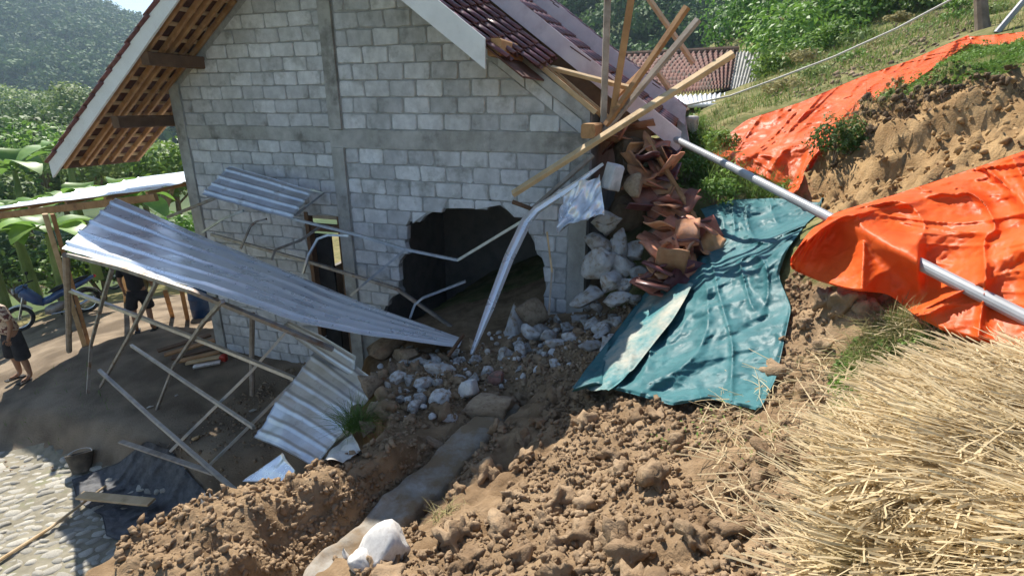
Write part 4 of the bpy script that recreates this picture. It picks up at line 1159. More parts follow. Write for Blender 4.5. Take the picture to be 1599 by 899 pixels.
for (x, y, r, m_, lab, sq) in (
    (803,505,30,'stone',"tall upright pale stone at the lip of the wall hole",(.8,.8,1.4)), (860,527,19,'stone',"pale angular stone right of the tall upright one",(1.2,1,.9)),
    (790,553,21,'stone',"square cornered light block low in the rubble",(1.1,1,.9)), (822,543,14,'stone',L0,(1,1,1)), (732,607,27,'stone_white',"largest pale stone at the foot of the rubble",(1,1,1.15)),
    (695,577,22,'stone',L0,(1.2,1,.8)), (776,592,17,'tile_old',"dull purple brick piece in the rubble",(1.3,1,.8)), (690,622,19,'stone',L0,(.9,1,1.2)), (660,598,20,'stone',L0,(1.2,1,.7)),
    (640,592,15,'stone',L0,(1,1,.8)), (628,570,13,'stone',L0,(1,1,1)), (612,578,20,'stone_brown',L0,(1,1,.9)), (597,548,30,'stone_brown',"big earthy boulder at the end of the long bent sheet",(1.3,1,.8)),
    (640,556,25,'stone_brown',"rounded brown boulder in the rubble under the sheet tip",(1.1,1,.9)), (618,612,12,'stone',L0,(1,1,.7)), (646,640,12,'stone',L0,(1,1,.8)), (700,652,15,'stone',L0,(1.3,1,.6)),
    (680,560,15,'stone',L0,(1,1,.9)), (714,563,13,'stone',L0,(1,1,.8)), (745,560,13,'stone',L0,(1.2,1,.7)), (760,582,13,'stone',L0,(1,1,1)), (828,498,34,'stone_brown',"soil caked boulder standing in the hole mouth",(.8,.9,1.2)),
    (905,498,17,'stone',L0,(1,1,.9)), (918,478,15,'stone',L0,(1,1,1)), (940,520,15,'stone',L0,(1.2,1,.8)), (957,503,18,'stone',L0,(1,1,.9)), (936,497,13,'stone',L0,(1,1,1)), (885,512,14,'stone',L0,(1,1,.9)),
    (903,522,15,'stone',L0,(1,1,.8)), (928,538,19,'stone',L0,(1.2,1,.7)), (956,540,15,'stone',L0,(1.1,1,.8)), (768,640,40,'stone_brown',"long slanting brown rock slab in the shaded soil",(1.5,.8,.7)),
    (676,690,17,'stone_brown',L0,(1.4,1,.5)), (655,622,12,'stone',L0,(1,1,.9)), (715,590,12,'stone',L0,(1,1,.9)), (740,632,10,'stone',L0,(1,1,.9)), (590,590,16,'stone_brown',L0,(1,1,.9)), (606,632,10,'stone',L0,(1,1,1)),
    (870,500,12,'stone',L0,(1,1,1)), (845,550,10,'stone',L0,(1,1,.7)), (812,575,9,'stone',L0,(1,1,.8)), (668,548,12,'stone_brown',L0,(1,1,.9)), (655,578,14,'stone_brown',L0,(1,1,.9))):
    if lab == L0:
        where = "under the long sheet's tip" if x < 652 else "left of the largest pale stone" if x < 722 else "between the largest pale stone and the hole" if x < 850 else "at the foot of the short concrete column"
        lab = ("small " if r < 13.5 else "") + ("earthy" if m_ == 'stone_brown' else "pale") + " broken stone in the rubble " + where
    stone(x, y, r, m_, lab, None, sq)
k = 0
bankp = [(640,565),(700,548),(770,540),(860,515),(960,480),(985,520),(900,560),(790,590),(735,650),(660,650),(600,620)]
while k < 34:
    x, y = random.uniform(600, 985), random.uniform(480, 650)
    if not inpoly(np.array([x]), np.array([y]), bankp)[0]: continue
    where = "under the long sheet's tip" if x < 652 else "left of the largest pale stone" if x < 722 else "between the largest pale stone and the hole" if x < 850 else "at the foot of the short concrete column"
    r = random.uniform(9, 19)
    stone(x, y, r, 'stone', ("small " if r < 13.5 else "") + "pale broken stone in the rubble " + where, None, (random.uniform(.8, 1.3), 1, random.uniform(.7, 1.0)))
    k += 1
for (x, y, r, d, lab) in ((578,600,24,5.5,"brown boulder against the slumped sheet's upper end"), (588,640,22,5.1,"earthy stone behind the dark grass tuft"), (572,668,20,4.9,"earthy stone under the whitish cloth"), (556,640,18,5.3,"brown stone half under the slumped sheet")):
    stone(x, y, r, 'stone_brown', lab, d, (1.1, 1, .9))
for (x, y, r, m_, d, sq) in ((948,348,28,'stone',6.2,(1,1,1)), (930,376,26,'stone',6.2,(1.2,1,.8)), (966,382,28,'stone',6.25,(1,1,1)), (938,404,32,'stone',6.15,(1.1,1,.8)), (970,414,31,'stone',6.2,(1,1,.9)),
    (950,440,30,'stone',6.1,(1.2,1,.8)), (924,460,28,'stone',6.05,(1.3,1,.7)), (975,446,20,'stone',6.1,(1,1,.9)), (992,392,28,'stone',6.3,(1,1,.9)), (1004,428,22,'stone',6.2,(1,1,.9)),
    (958,470,22,'stone',6.0,(1.1,1,.8)), (985,466,18,'stone',6.0,(1,1,.9)), (930,478,14,'stone',6.0,(1,1,.9))):
    stone(x, y, r, m_, 'rough mortared stone in the ' + ('top' if y < 380 else 'middle' if y < 430 else 'bottom') + ' of the leaning stack beside the wall corner', d, sq)
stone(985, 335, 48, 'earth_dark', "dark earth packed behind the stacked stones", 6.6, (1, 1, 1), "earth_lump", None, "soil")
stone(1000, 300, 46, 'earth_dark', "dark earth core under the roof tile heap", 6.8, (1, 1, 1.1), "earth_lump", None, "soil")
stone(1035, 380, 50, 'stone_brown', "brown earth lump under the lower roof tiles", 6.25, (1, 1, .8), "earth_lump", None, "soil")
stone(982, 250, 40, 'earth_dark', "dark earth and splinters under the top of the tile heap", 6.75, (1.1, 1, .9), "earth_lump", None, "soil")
stone(990, 285, 27, 'stone_brown', "rough brown broken masonry lump beside the white block", 6.15, (1, 1, .9), "masonry_lump", None, "rubble")
o = put("concrete_block", mesh("concrete_block", *rockshape(3, 777, 0, .02)), M['block'])
bpy.data.objects.remove(o)
cb = rockshape(3, 555, 0, .0)[0]; cb = np.sign(cb) * np.abs(cb) ** .2; cb = cb * np.array([.085, .085, .15]) * (1 + .10 * fbm(cb * 2.5, 3)[:, None]); cb = (mesh('concrete_block', cb @ np.array(Matrix.Rotation(.25, 3, 'Y') @ Matrix.Rotation(.5, 3, 'Z')).T + np.array(P(957,276,6.08)), ICO[3][1], True))
tag(put("concrete_block", cb, M['block']), "upright whitish broken concrete block under the timbers", "rubble")
WG = "white stones by the footing"
stone(602, 862, 40, 'stone_white', "big white boulder on the edge of the footing", None, (.95, .95, 1.15), "boulder", WG, rot=(.2, .5, .4), k=9)
stone(570, 884, 26, 'stone_white', "white stone below the big white boulder", None, (1.2, .9, .8), "boulder", WG, k=9)
stone(540, 866, 14, 'stone_white', "small white shard on the bare footing", None, (1, .5, 1), "boulder", WG)
stone(180, 882, 17, 'stone_white', "pale stone at the foot of the soil ridge by the cobbles", 4.75, (1, 1, 1), "boulder", WG)
for (x, y, r, m_, lab) in ((656,779,11,'plastic_white',"white scrap lying at the trench edge"), (700,745,9,'plastic_white',"white pipe end sticking out of the trench soil"), (637,806,13,'tile_red',"red tile corner beside the white boulder")):
    stone(x, y, r, m_, lab, None, (1.1, .35, 1), "scrap", None, "scrap")
# small rubble bits nobody could count
def bits(name, poly, n, lo, hi, mat, label, xr, yr, cat="rubble"):
    q = scatter(poly, n, r5, xr, yr); n = len(q)
    s = lo + (hi - lo) * r5.random(n) ** 2; q[:, 2] += s * .3
    V, Fs = merged([rockshape(2, 60 + k, 7, .08) for k in range(6)], q, s[:, None] * r5.uniform(.6, 1.3, (n, 3)), rand_rots(n, r5))
    return tag(put(name, mesh(name, V, Fs), M[mat]), label, cat, kind="stuff")
bits("rubble_chips", [(580,540),(700,545),(860,490),(960,440),(985,480),(940,550),(800,600),(740,640),(640,670),(590,640)], 260, .012, .05, 'stone', "pale chips and crumbs between the rubble stones", (-2.5, 1.6), (3.4, 7))
# ------------------------------------------------------------------ fallen roof tiles
tm = tile_mesh(.24, .30, .013, .016); tm.materials.clear(); tm.materials.append(M['tile_red'])
tm2 = tile_mesh(.24, .30, .016, .016); tm2.materials.clear(); tm2.materials.append(M['tile'])
heap = [(950,215),(985,185),(1035,215),(1050,270),(1075,340),(1112,375),(1090,440),(1045,470),(1010,450),(1018,405),(1020,340),(1005,290),(985,255)]
k = 0
while k < 86:
    x, y = random.uniform(940, 1120), random.uniform(185, 470)
    if not inpoly(np.array([x]), np.array([y]), heap)[0]: continue
    d = np.interp(y, [185, 260, 340, 400, 470], [6.75, 6.5, 6.25, 5.9, 5.45]) + random.uniform(-.2, .1)
    o = put("fallen_tile", tm if random.random() < .72 else tm2, None)
    o.location = P(x, y, d)
    o.rotation_euler = (random.gauss(.35, .5), random.gauss(0, .5), random.uniform(0, 6.28))
    s_ = random.uniform(.85, 1.25); o.scale = (s_, s_, s_)
    tag(o, ("reddish" if o.data == tm else "dark purple") + " clay roof tile fallen in the " + ("upper heap under the timbers" if y < 270 else "middle of the heap beside the dark earth" if y < 370 else "lower heap above the teal tarpaulin"), "roof tile", "fallen roof tiles at the broken corner")
    k += 1
for (x, y, d, rx, ry, rz, lab) in ((1040,408,5.55,.5,.1,.6,"flat orange clay tile lying clear on the teal tarpaulin edge"), (1072,385,5.6,.9,-.2,-.5,"brown tile propped upright above the flat orange one"),
    (1045,452,5.2,.15,.1,1.2,"dark purple tile lowest on the pale end of the tarpaulin"), (1052,432,5.35,.3,.2,1.0,"dark tile half under the lowest one's upper edge"), (1105,362,5.6,.2,.4,.2,"curved orange tile at the heap's right end")):
    o = put("fallen_tile", tm if 'orange' in lab else tm2, None)
    o.location = P(x, y, d); o.rotation_euler = (rx, ry, rz); o.scale = (1.05, 1.05, 1.05)
    tag(o, lab, "roof tile", "fallen roof tiles at the broken corner")

# ------------------------------------------------------------------ cobbled path
path_px = [(-60,720),(110,730),(240,745),(330,770),(230,830),(190,905),(-60,960)]
pq = scatter([(-15,705),(115,715),(215,735),(260,765),(215,830),(190,915),(-15,915)], 5200, np.random.default_rng(5), (-9.5, -2.6), (2.6, 7.2), lambda x, y: edge_sd(x, y) < -.2)
pathb = put("cobbled_path", mesh("cobbled_path", np.c_[gx.ravel(), gy.ravel(), gzv + HC + .006][:4], np.array([[0,1,2,3]])), M['path'])
bpy.data.objects.remove(pathb)
PX_, PY_ = np.meshgrid(np.linspace(-9.5, -2.6, 90), np.linspace(2.4, 6.7, 60), indexing='ij')
pz = height_full(PX_.ravel(), PY_.ravel()) + HC + .012
cpath = put("cobbled_path", mesh("cobbled_path", np.c_[PX_.ravel(), PY_.ravel(), pz - .3 * sst(-4.60, -4.40, H(PX_.ravel(), PY_.ravel()))], grid_faces(90, 60), True), M['path'], kind="structure")
keep = []
for p in pq:
    s_ = random.uniform(.055, .12)
    if p[2] - HC > -4.5: continue
    if all((p[0]-q[0])**2 + (p[1]-q[1])**2 > (.66*(s_ + q[3]))**2 for q in keep): keep.append((p[0], p[1], p[2], s_))
    if len(keep) >= 295: break
for i, (x, y, z, s_) in enumerate(keep):
    key = ('cob', i % 10)
    if key not in shared:
        m2 = mesh("cobble", *rockshape(2, 300 + i, 9, .08, 0, .02, (.5, .8))); m2.materials.append(M['cobble']); shared[key] = m2
    o = put("cobble", shared[key], None, cpath)
    o.location = (x, y, z - .004); o.scale = (s_ * random.uniform(1.0, 1.45), s_ * random.uniform(.75, 1.0), random.uniform(.03, .05))
    o.rotation_euler = (random.uniform(-.05, .05), random.uniform(-.05, .05), random.gauss(.35, .35))

# ------------------------------------------------------------------ straw
def ribbons(base, dirs, length, width, curve, segs, r, roll=None, tip=.25):
    """thin curved blades as one array of quads; base Nx3, dirs Nx3 unit"""
    n = len(base)
    up = np.tile(np.array([0, 0, 1.0]), (n, 1))
    side = np.cross(dirs, up); side /= np.linalg.norm(side, axis=1, keepdims=True) + 1e-9
    nrm = np.cross(side, dirs)
    ro = r.uniform(-1.2, 1.2, n) if roll is None else roll
    wv = side * np.cos(ro)[:, None] + nrm * np.sin(ro)[:, None]
    V = np.empty((n, segs + 1, 2, 3))
    for k in range(segs + 1):
        t = k / segs
        c = base + dirs * (length * t)[:, None] + curve * (t * t)
        wd = width * (1 - (1 - tip) * t)
        V[:, k, 0] = c - wv * (wd / 2)[:, None]; V[:, k, 1] = c + wv * (wd / 2)[:, None]
    idx = np.arange(n * (segs + 1) * 2).reshape(n, segs + 1, 2)
    Fq = np.stack([idx[:, :-1, 0], idx[:, :-1, 1], idx[:, 1:, 1], idx[:, 1:, 0]], -1).reshape(-1, 4)
    return V.reshape(-1, 3), Fq
HAY = [(1455,645),(1515,612),(1580,605),(1660,612),(1790,620),(1790,990),(1300,990),(1302,890),(1330,815),(1350,765),(1390,710)]
rs = np.random.default_rng(21)
hx, hy = np.meshgrid(np.arange(.3, 3.9, .035), np.arange(.5, 3.6, .035), indexing='ij')
hz = H(hx.ravel(), hy.ravel()); ha, hb, hd = pixof(hx.ravel(), hy.ravel(), hz)
def hay_lift(x, y):
    z = H(x, y); a, b, dep = pixof(x, y, z)
    inside = inpoly(a, b, HAY) & (dep > .3)
    return np.where(inside, .06 + .07 * vn(np.c_[x * 3, y * 3, x * 0]) + .03 * vn(np.c_[x * 9, y * 9, x * 0]), -.12)
lift = blur(hay_lift(hx.ravel(), hy.ravel()).reshape(hx.shape), 6)
me = mesh("straw_heap_base", np.c_[hx.ravel(), hy.ravel(), hz + HC + lift.ravel()], grid_faces(*hx.shape), True)
tag(put("straw_heap", me, M['straw_base']), "heap of dry rice straw in the lower right corner", "straw", kind="stuff")
def straw(name, poly, n, label, lo=.12, hi=.42, up=(.0, .07), xr=(.2, 3.9), yr=(.3, 4), base=None, mat='straw', wd=(.0035, .009), bundle=True):
    q = scatter(poly, n, rs, xr, yr); n = len(q)
    q[:, 2] = H(q[:, 0], q[:, 1]) + HC + (hay_lift(q[:, 0], q[:, 1]) if base is None else base) + rs.uniform(*up, n)
    fld = vn(np.c_[q[:, 0] * 1.1, q[:, 1] * 1.1, q[:, 0] * 0 + 2]) * 1.9 + vn(np.c_[q[:, 0] * 4, q[:, 1] * 4, q[:, 0] * 0 + 5]) * .9
    if bundle:
        cell = np.floor(q[:, :2] / .11).astype(int); q[:, :2] += (rs.random((n, 2)) - .5) * .05
        hsh = _h(cell[:, 0], cell[:, 1], cell[:, 0] * 0 + rs.integers(0, 3, n))
        fld = fld + (hsh - .5) * 2.6
    an = .45 + fld + rs.normal(0, .3 if bundle else .6, n)
    el = rs.normal(0, .10, n)
    d = np.c_[np.cos(an) * np.cos(el), np.sin(an) * np.cos(el), np.sin(el)]
    L_ = rs.uniform(lo, hi, n)
    q -= d * (L_ * .5)[:, None]
    cv = np.c_[rs.normal(0, .05, n), rs.normal(0, .05, n), rs.uniform(-.06, .03, n)]
    V, Fq = ribbons(q, d, L_, rs.uniform(*wd, n), cv, 4, rs, tip=.6)
    return tag(put(name, mesh(name, V, Fq), M[mat]), label, "straw", kind="stuff")
straw("straw", HAY, 16000, "loose pale stalks of dry straw over the heap", .25, .75)
straw("straw_long", HAY, 700, "long bleached straw stalks lying on top of the heap", .35, .75, (.03, .10), wd=(.004, .008))
straw("straw_strands", [(1100,640),(1260,560),(1400,500),(1560,520),(1300,640),(1230,760),(1180,870),(1110,800)], 420, "single straw stalks scattered on the soil beside the heap", .1, .35, (.02, .06), base=.02)
# ------------------------------------------------------------------ grass and weeds
def grass(name, poly, n, h, label, mat='grass', xr=(1, 12), yr=(2, 26), spread=.5, wd=(.004, .01), cond=None, lift=0.0):
    q = scatter(poly, n, rs, xr, yr, cond); n = len(q)
    if n == 0: return
    keepm = vn(np.c_[q[:, 0] * 2.2, q[:, 1] * 2.2, q[:, 0] * 0 + 7]) > -.35
    q = q[keepm]; n = len(q); q[:, 2] += lift - .01
    an = rs.uniform(0, 6.283, n); el = np.clip(rs.normal(1.15, spread, n), .2, 1.55)
    d = np.c_[np.cos(an) * np.cos(el), np.sin(an) * np.cos(el), np.sin(el)]
    L_ = rs.uniform(h[0], h[1], n)
    cv = np.c_[np.cos(an), np.sin(an), -np.ones(n)] * (L_ * rs.uniform(.15, .5, n))[:, None]
    V, Fq = ribbons(q, d, L_, rs.uniform(*wd, n), cv, 3, rs, roll=rs.uniform(-.5, .5, n), tip=.12)
    return tag(put(name, mesh(name, V, Fq), M[mat]), label, "grass", kind="stuff")
def leaves(C, Nn, size, r, fold=.25, aspect=.5):
    """leaf-shaped faces: centres, facing, length"""
    n = len(C)
    a = r.normal(size=(n, 3)); t = np.cross(Nn, a); t /= np.linalg.norm(t, axis=1, keepdims=True) + 1e-9
    s_ = np.cross(Nn, t)
    size = np.broadcast_to(size, (n,))[:, None]
    V = np.empty((n, 4, 3))
    V[:, 0] = C - t * size * .5
    V[:, 1] = C + s_ * size * aspect * .5 + Nn * size * fold * .3
    V[:, 2] = C + t * size * .5 - Nn * size * fold * .3
    V[:, 3] = C - s_ * size * aspect * .5 + Nn * size * fold * .3
    return V.reshape(-1, 3), np.arange(n * 4).reshape(n, 4)
def weeds(name, poly, n, size, hgt, label, mat='weed', xr=(1, 9), yr=(2, 12), cond=None):
    q = scatter(poly, n, rs, xr, yr, cond); n = len(q)
    pm = vn(np.c_[q[:, 0] * 3, q[:, 1] * 3, q[:, 0] * 0])
    q = q[pm > -.4]; n = len(q)
    q[:, 2] += rs.random(n) ** 1.3 * hgt * (.7 + .6 * vn(np.c_[q[:, 0] * 4, q[:, 1] * 4, q[:, 0] * 0]))
    nn = rs.normal(0, .55, (n, 3)); nn[:, 2] += 1; nn /= np.linalg.norm(nn, axis=1, keepdims=True)
    V, Fq = leaves(q, nn, rs.uniform(size * .5, size * 1.2, n), rs)
    return tag(put(name, mesh(name, V, Fq), M[mat]), label, "weeds", kind="stuff")
TOP = [(1380,165),(1430,125),(1500,85),(1560,72),(1640,68),(1640,132),(1500,148),(1420,160)]
weeds("ground_cover", TOP, 9000, .05, .12, "bright green low weeds covering the top of the cut bank", xr=(3, 9), yr=(5, 12))
grass("bank_grass", TOP, 2500, (.08, .25), "grass blades among the weeds on the cut bank top", xr=(3, 9), yr=(5, 12))
SLOPE = [(1065,205),(1180,130),(1180,60),(1300,0),(1560,-10),(1640,50),(1500,52),(1400,98),(1250,155),(1160,184),(1105,232),(1090,250)]
grass("slope_grass", SLOPE, 15000, (.10, .32), "mixed green and dry grass on the slope behind the upper orange sheet", xr=(1.5, 16), yr=(7, 28), wd=(.008, .02))
grass("slope_dry_grass", SLOPE, 8000, (.10, .30), "dry straw coloured grass tufts on the slope", 'grass_dry', xr=(1.5, 16), yr=(7, 28), wd=(.008, .02), spread=.7)
TALL = [(1030,225),(1075,175),(1120,235),(1115,252),(1190,280),(1245,308),(1205,312),(1100,325),(1060,310)]
grass("tall_grass", TALL, 6000, (.18, .5), "long green grass between the tile heap and the tarpaulins", xr=(1.2, 5), yr=(5, 12), wd=(.007, .016))
weeds("tall_weeds", TALL, 3200, .09, .32, "broad leaved weeds among the long grass by the tile heap", xr=(1.2, 5), yr=(5, 12))
STRIP = [(1290,590),(1330,540),(1390,490),(1470,505),(1500,540),(1440,548),(1380,560),(1320,640)]
weeds("strip_weeds", STRIP, 2600, .035, .07, "small green weeds below the lower orange sheet", xr=(1, 4), yr=(2, 5))
grass("strip_grass", STRIP, 1400, (.06, .2), "green grass blades below the lower orange sheet", xr=(1, 4), yr=(2, 5), wd=(.003, .007))
grass("strip_dry", STRIP, 1200, (.1, .28), "dry blades mixed into the green strip below the orange sheet", 'grass_dry', xr=(1, 4), yr=(2, 5), spread=.8, wd=(.003, .007))
grass("rim_grass", [(1265,230),(1300,185),(1380,150),(1420,150),(1330,215),(1290,260)], 1500, (.08, .22), "dry grass hanging on the left shoulder of the cut bank", 'grass_dry', xr=(2.5, 6), yr=(4.5, 9), spread=.7)
weeds("soil_weeds", [(1000,690),(1060,660),(1240,560),(1260,640),(1200,740),(1060,720)], 260, .03, .04, "few tiny green leaves in the broken soil", xr=(.4, 2.5), yr=(1.8, 4))
grass("yard_weeds", [(0,700),(0,600),(130,560),(180,600),(170,700),(60,712)], 260, (.04, .14), "thin weeds on the shaded yard bank", xr=(-9, -4), yr=(5, 9.5))
def clump(px, py, n, h, name, label, mat, cat):
    Q, d = on_ground([px], [py]); b = Q[0] if px != 556 else np.array(P(556, 668, 4.95))
    an = rs.uniform(0, 6.283, n); el = np.clip(rs.normal(1.0, .35, n), .2, 1.5)
    q = np.tile(b, (n, 1)) + np.c_[rs.normal(0, .05, (n, 2)), np.zeros(n)]
    d_ = np.c_[np.cos(an) * np.cos(el), np.sin(an) * np.cos(el), np.sin(el)]
    L_ = rs.uniform(.5, 1, n) * h
    cv = np.c_[np.cos(an), np.sin(an), -np.ones(n)] * (L_ * .35)[:, None]
    V, Fq = ribbons(q, d_, L_, rs.uniform(.005, .01, n), cv, 4, rs, roll=rs.uniform(-.5, .5, n), tip=.1)
    return tag(put(name, mesh(name, V, Fq), M[mat]), label, cat)
clump(556, 672, 300, .42, "grass_clump", "dark green tuft of grass on the slumped metal sheet's edge", 'grass', "grass")
clump(700, 812, 90, .16, "grass_clump", "small dry straw coloured tuft on the lit soil edge", 'grass_dry', "grass")

# roots hanging from the cut bank's rim
def roots():
    q = scatter([(1300,205),(1400,150),(1500,138),(1640,120),(1640,150),(1500,165),(1400,185),(1320,230)], 900, rs, (3, 6.5), (4.4, 8)); n = len(q)
    an = rs.uniform(3.6, 5.9, n); d = np.c_[np.cos(an) * .5, np.sin(an) * .5, -rs.uniform(.3, 1, n)]; d /= np.linalg.norm(d, axis=1, keepdims=True)
    q[:, 2] += .03; q[:, 1] -= .03
    V, Fq = ribbons(q, d, rs.uniform(.06, .26, n), rs.uniform(.003, .007, n), np.c_[rs.normal(0, .05, (n, 2)), rs.uniform(-.06, .0, n)], 3, rs)
    return tag(put("roots", mesh("roots", V, Fq), M['wood_dark']), "dark root strands hanging from the rim of the cut bank", "roots", kind="stuff")
roots()
clods("rim_soil", [(1275,225),(1400,148),(1500,138),(1640,120),(1640,152),(1500,172),(1400,190),(1310,250)], 700, .01, .045, (2.8, 6.5), (4, 8), M['earth_dark'], "dark humus crumbs under the turf of the cut bank", cond=None)
SLB = [(1195,150),(1290,105),(1360,60),(1480,10),(1560,0),(1530,45),(1450,80),(1330,125),(1250,155)]
clods("slope_soil", SLB, 1100, .012, .05, (3, 12), (8, 20), M['stone_brown'], "bare brown earth showing on the slope above the orange sheet")

grass("side_grass", [(1640,-60),(2600,-60),(2600,1200),(1800,1200),(1800,600),(1800,200),(1640,60)], 9000, (.08, .26), "grass on the slope beyond the straw heap", xr=(2.0, 9), yr=(.6, 9))

# ------------------------------------------------------------------ trees and plants
rt = np.random.default_rng(33)
def crown_pts(center, rad, n, lobes, r):
    """points and facings on a clumpy crown"""
    C = []; Nn = []
    lc = r.normal(size=(lobes, 3)); lc /= np.linalg.norm(lc, axis=1, keepdims=True)
    lc[:, 2] = np.abs(lc[:, 2]) * .9 - .15
    lr = r.uniform(.38, .62, lobes)
    w_ = r.integers(0, lobes, n)
    d = r.normal(size=(n, 3)); d /= np.linalg.norm(d, axis=1, keepdims=True)
    rr = (r.uniform(.55, 1.08, n))[:, None]
    p = lc[w_] * .62 + d * lr[w_][:, None] * rr
    return np.asarray(center) + p * np.asarray(rad), (d * .7 + r.normal(0, .45, (n, 3)) + np.array([0, 0, .45]))
def unit(a): return a / (np.linalg.norm(a, axis=1, keepdims=True) + 1e-9)
def tree(base, h, rad, n, size, leafmat, label, name="tree", group=None, cat="tree", seed=1, trunk_r=.12, crown_z=.62):
    r = np.random.default_rng(seed)
    b = Vector(base)
    t = empty(name, b, label, cat, group)
    lean = Vector((r.uniform(-.08, .08), r.uniform(-.08, .08), 1))
    tb = MB().add(*tube([b - Vector((0, 0, .3)), b + lean * h * .3, b + lean * h * .62, b + lean * h * .9], [trunk_r, trunk_r * .8, trunk_r * .5, trunk_r * .15], 8))
    for k in range(6):
        an = r.uniform(0, 6.28); z0 = r.uniform(.35, .7)
        p0 = b + lean * h * z0
        p1 = p0 + Vector((math.cos(an) * rad * .7, math.sin(an) * rad * .7, h * r.uniform(.08, .25)))
        tb.add(*tube([p0, p0.lerp(p1, .5) + Vector((0, 0, h * .03)), p1], [trunk_r * .4, trunk_r * .28, trunk_r * .08], 6))
    put("trunk", tb.done(), M['bark'], t)
    C, Nn = crown_pts(b + lean * h * crown_z, (rad, rad, h * .42), n, 9, r)
    V, Fq = leaves(C, unit(Nn), r.uniform(size * .6, size * 1.3, n), r, aspect=.6)
    put("crown", mesh("crown", V, Fq), leafmat, t)
    return t
def forest(name, pts, rads, n, size, mat, label):
    Vs, Fs = [], []; off = 0
    for p, rd in zip(pts, rads):
        C, Nn = crown_pts((p[0], p[1], p[2] + rd * .75), (rd, rd, rd * rt.uniform(.8, 1.3)), n, 6, rt)
        V, Fq = leaves(C, unit(Nn), rt.uniform(size * .6, size * 1.3, n), rt, aspect=.75)
        Vs.append(V); Fs.append(Fq + off); off += len(V)
    return tag(put(name, mesh(name, np.vstack(Vs), np.vstack(Fs)), mat), label, "forest", kind="stuff")
def fan(fn, n, xr, yr, box, mind):
    out = []
    x = rt.uniform(*xr, n * 40); y = rt.uniform(*yr, n * 40)
    z = fn(x, y); a, b, d = pixof(x, y, z)
    m = (a > box[0]) & (a < box[2]) & (b > box[1]) & (b < box[3])
    q = np.c_[x, y, z + HC][m]
    return q[:n]
mq = fan(mountain_h, 2300, (-500, -20), (100, 330), (-380, -60, 420, 330), 0)
forest("mountain_forest", mq, rt.uniform(2.6, 5.6, len(mq)), 80, 1.5, M['leaf_far'], "hazy blue green forest covering the mountain on the left")
hq = fan(hill_h, 260, (-20, 120), (36, 130), (760, -120, 1500, 170), 0)
forest("hill_forest", hq, rt.uniform(2.0, 3.8, len(hq)), 420, .55, mk('leaf_hill', (.035,.085,.025), (.105,.19,.055), .25, .7, 0, 0, 10, trans=.25, c3=(.15,.215,.075), c3scale=.35, c3amt=(.52,.7)), "green wooded hillside behind the roof and the timber poles")
LG = "trees in the valley left of the house"
for i, (x, y, d, h, rd, m_, lab) in enumerate((
    (20,250,34,6,3.2,'leaf',"dark rounded tree low against the mountain at the left edge"), (75,235,40,7,3.4,'leaf',"dark dense tree left of the roof corner"), (120,190,52,8,4,'leaf_pale',"pale tree standing highest just left of the barge board"),
    (30,300,26,5,2.6,'leaf_pale',"pale feathery tree above the shed roof at the left edge"), (95,290,28,4.5,2.4,'leaf_bright',"bright green bush tree below the roof corner"), (60,200,60,9,4.6,'leaf',"dark tree clump beyond the valley trees"),
    (10,190,64,9,5,'leaf_pale',"grey green tree at the far left edge"), (160,270,30,5,2.6,'leaf',"dark tree behind the eave of the left roof"), (220,290,26,5,2.6,'leaf_bright',"bright tree seen under the left eave"), (270,290,28,5,2.8,'leaf_pale',"pale tree seen between eave and block wall"))):
    b = P(x, y, d); b.z -= h * .55
    tree(b, h, rd, 2600, .38, M[m_], lab, group=LG, seed=50 + i, trunk_r=.16)
def palm(px, py, d, h, label, seed, group):
    r = np.random.default_rng(seed); top = P(px, py, d); b = top - Vector((r.uniform(-.4, .4), 0, h))
    t = empty("palm_tree", b, label, "palm", group)
    put("trunk", tube([b, b.lerp(top, .5) + Vector((.15, 0, 0)), top], [.16, .12, .10], 8), M['bark'], t)
    for k in range(14):
        an = k * 2.399 + r.uniform(-.2, .2); el = r.uniform(-.1, .9); L_ = r.uniform(2.2, 3.0)
        dv = Vector((math.cos(an) * math.cos(el), math.sin(an) * math.cos(el), math.sin(el)))
        n = 20; ts = np.linspace(.1, 1, n)
        mid = np.array([top + dv * L_ * q + Vector((0, 0, -1)) * L_ * .55 * q * q for q in ts])
        sd_ = np.array(dv.cross(Vector((0, 0, 1))).normalized())
        bs_ = np.repeat(mid, 2, 0); sg = np.tile([1, -1], n)[:, None]
        dd = unit(sd_ * sg + np.array(dv) * .5 + np.array([0, 0, -.5]))
        V, Fq = ribbons(bs_, dd, np.repeat(.62 * np.sin(ts * 2.6 + .3).clip(.15), 2), np.full(2 * n, .09), np.tile(np.array([0, 0, -.12]), (2 * n, 1)), 2, r, roll=np.zeros(2 * n))
        put("frond", mesh("frond", V, Fq), M['leaf_pale' if seed % 2 else 'leaf_bright'], t)
for i, (x, y, d, h, lab) in enumerate(((60,150,70,7,"small palm crown against the blue mountainside"), (150,225,42,6,"palm crown just left of the roof's lower edge"), (905,35,70,9,"palm crown above the pinkish roof boards"), (1045,60,62,8,"palm crown between the leaning poles"), (30,235,45,6,"palm crown over the dark trees at the left edge"))):
    palm(x, y, d, h, lab, 5 + i, "palms in the valley and on the hillside")
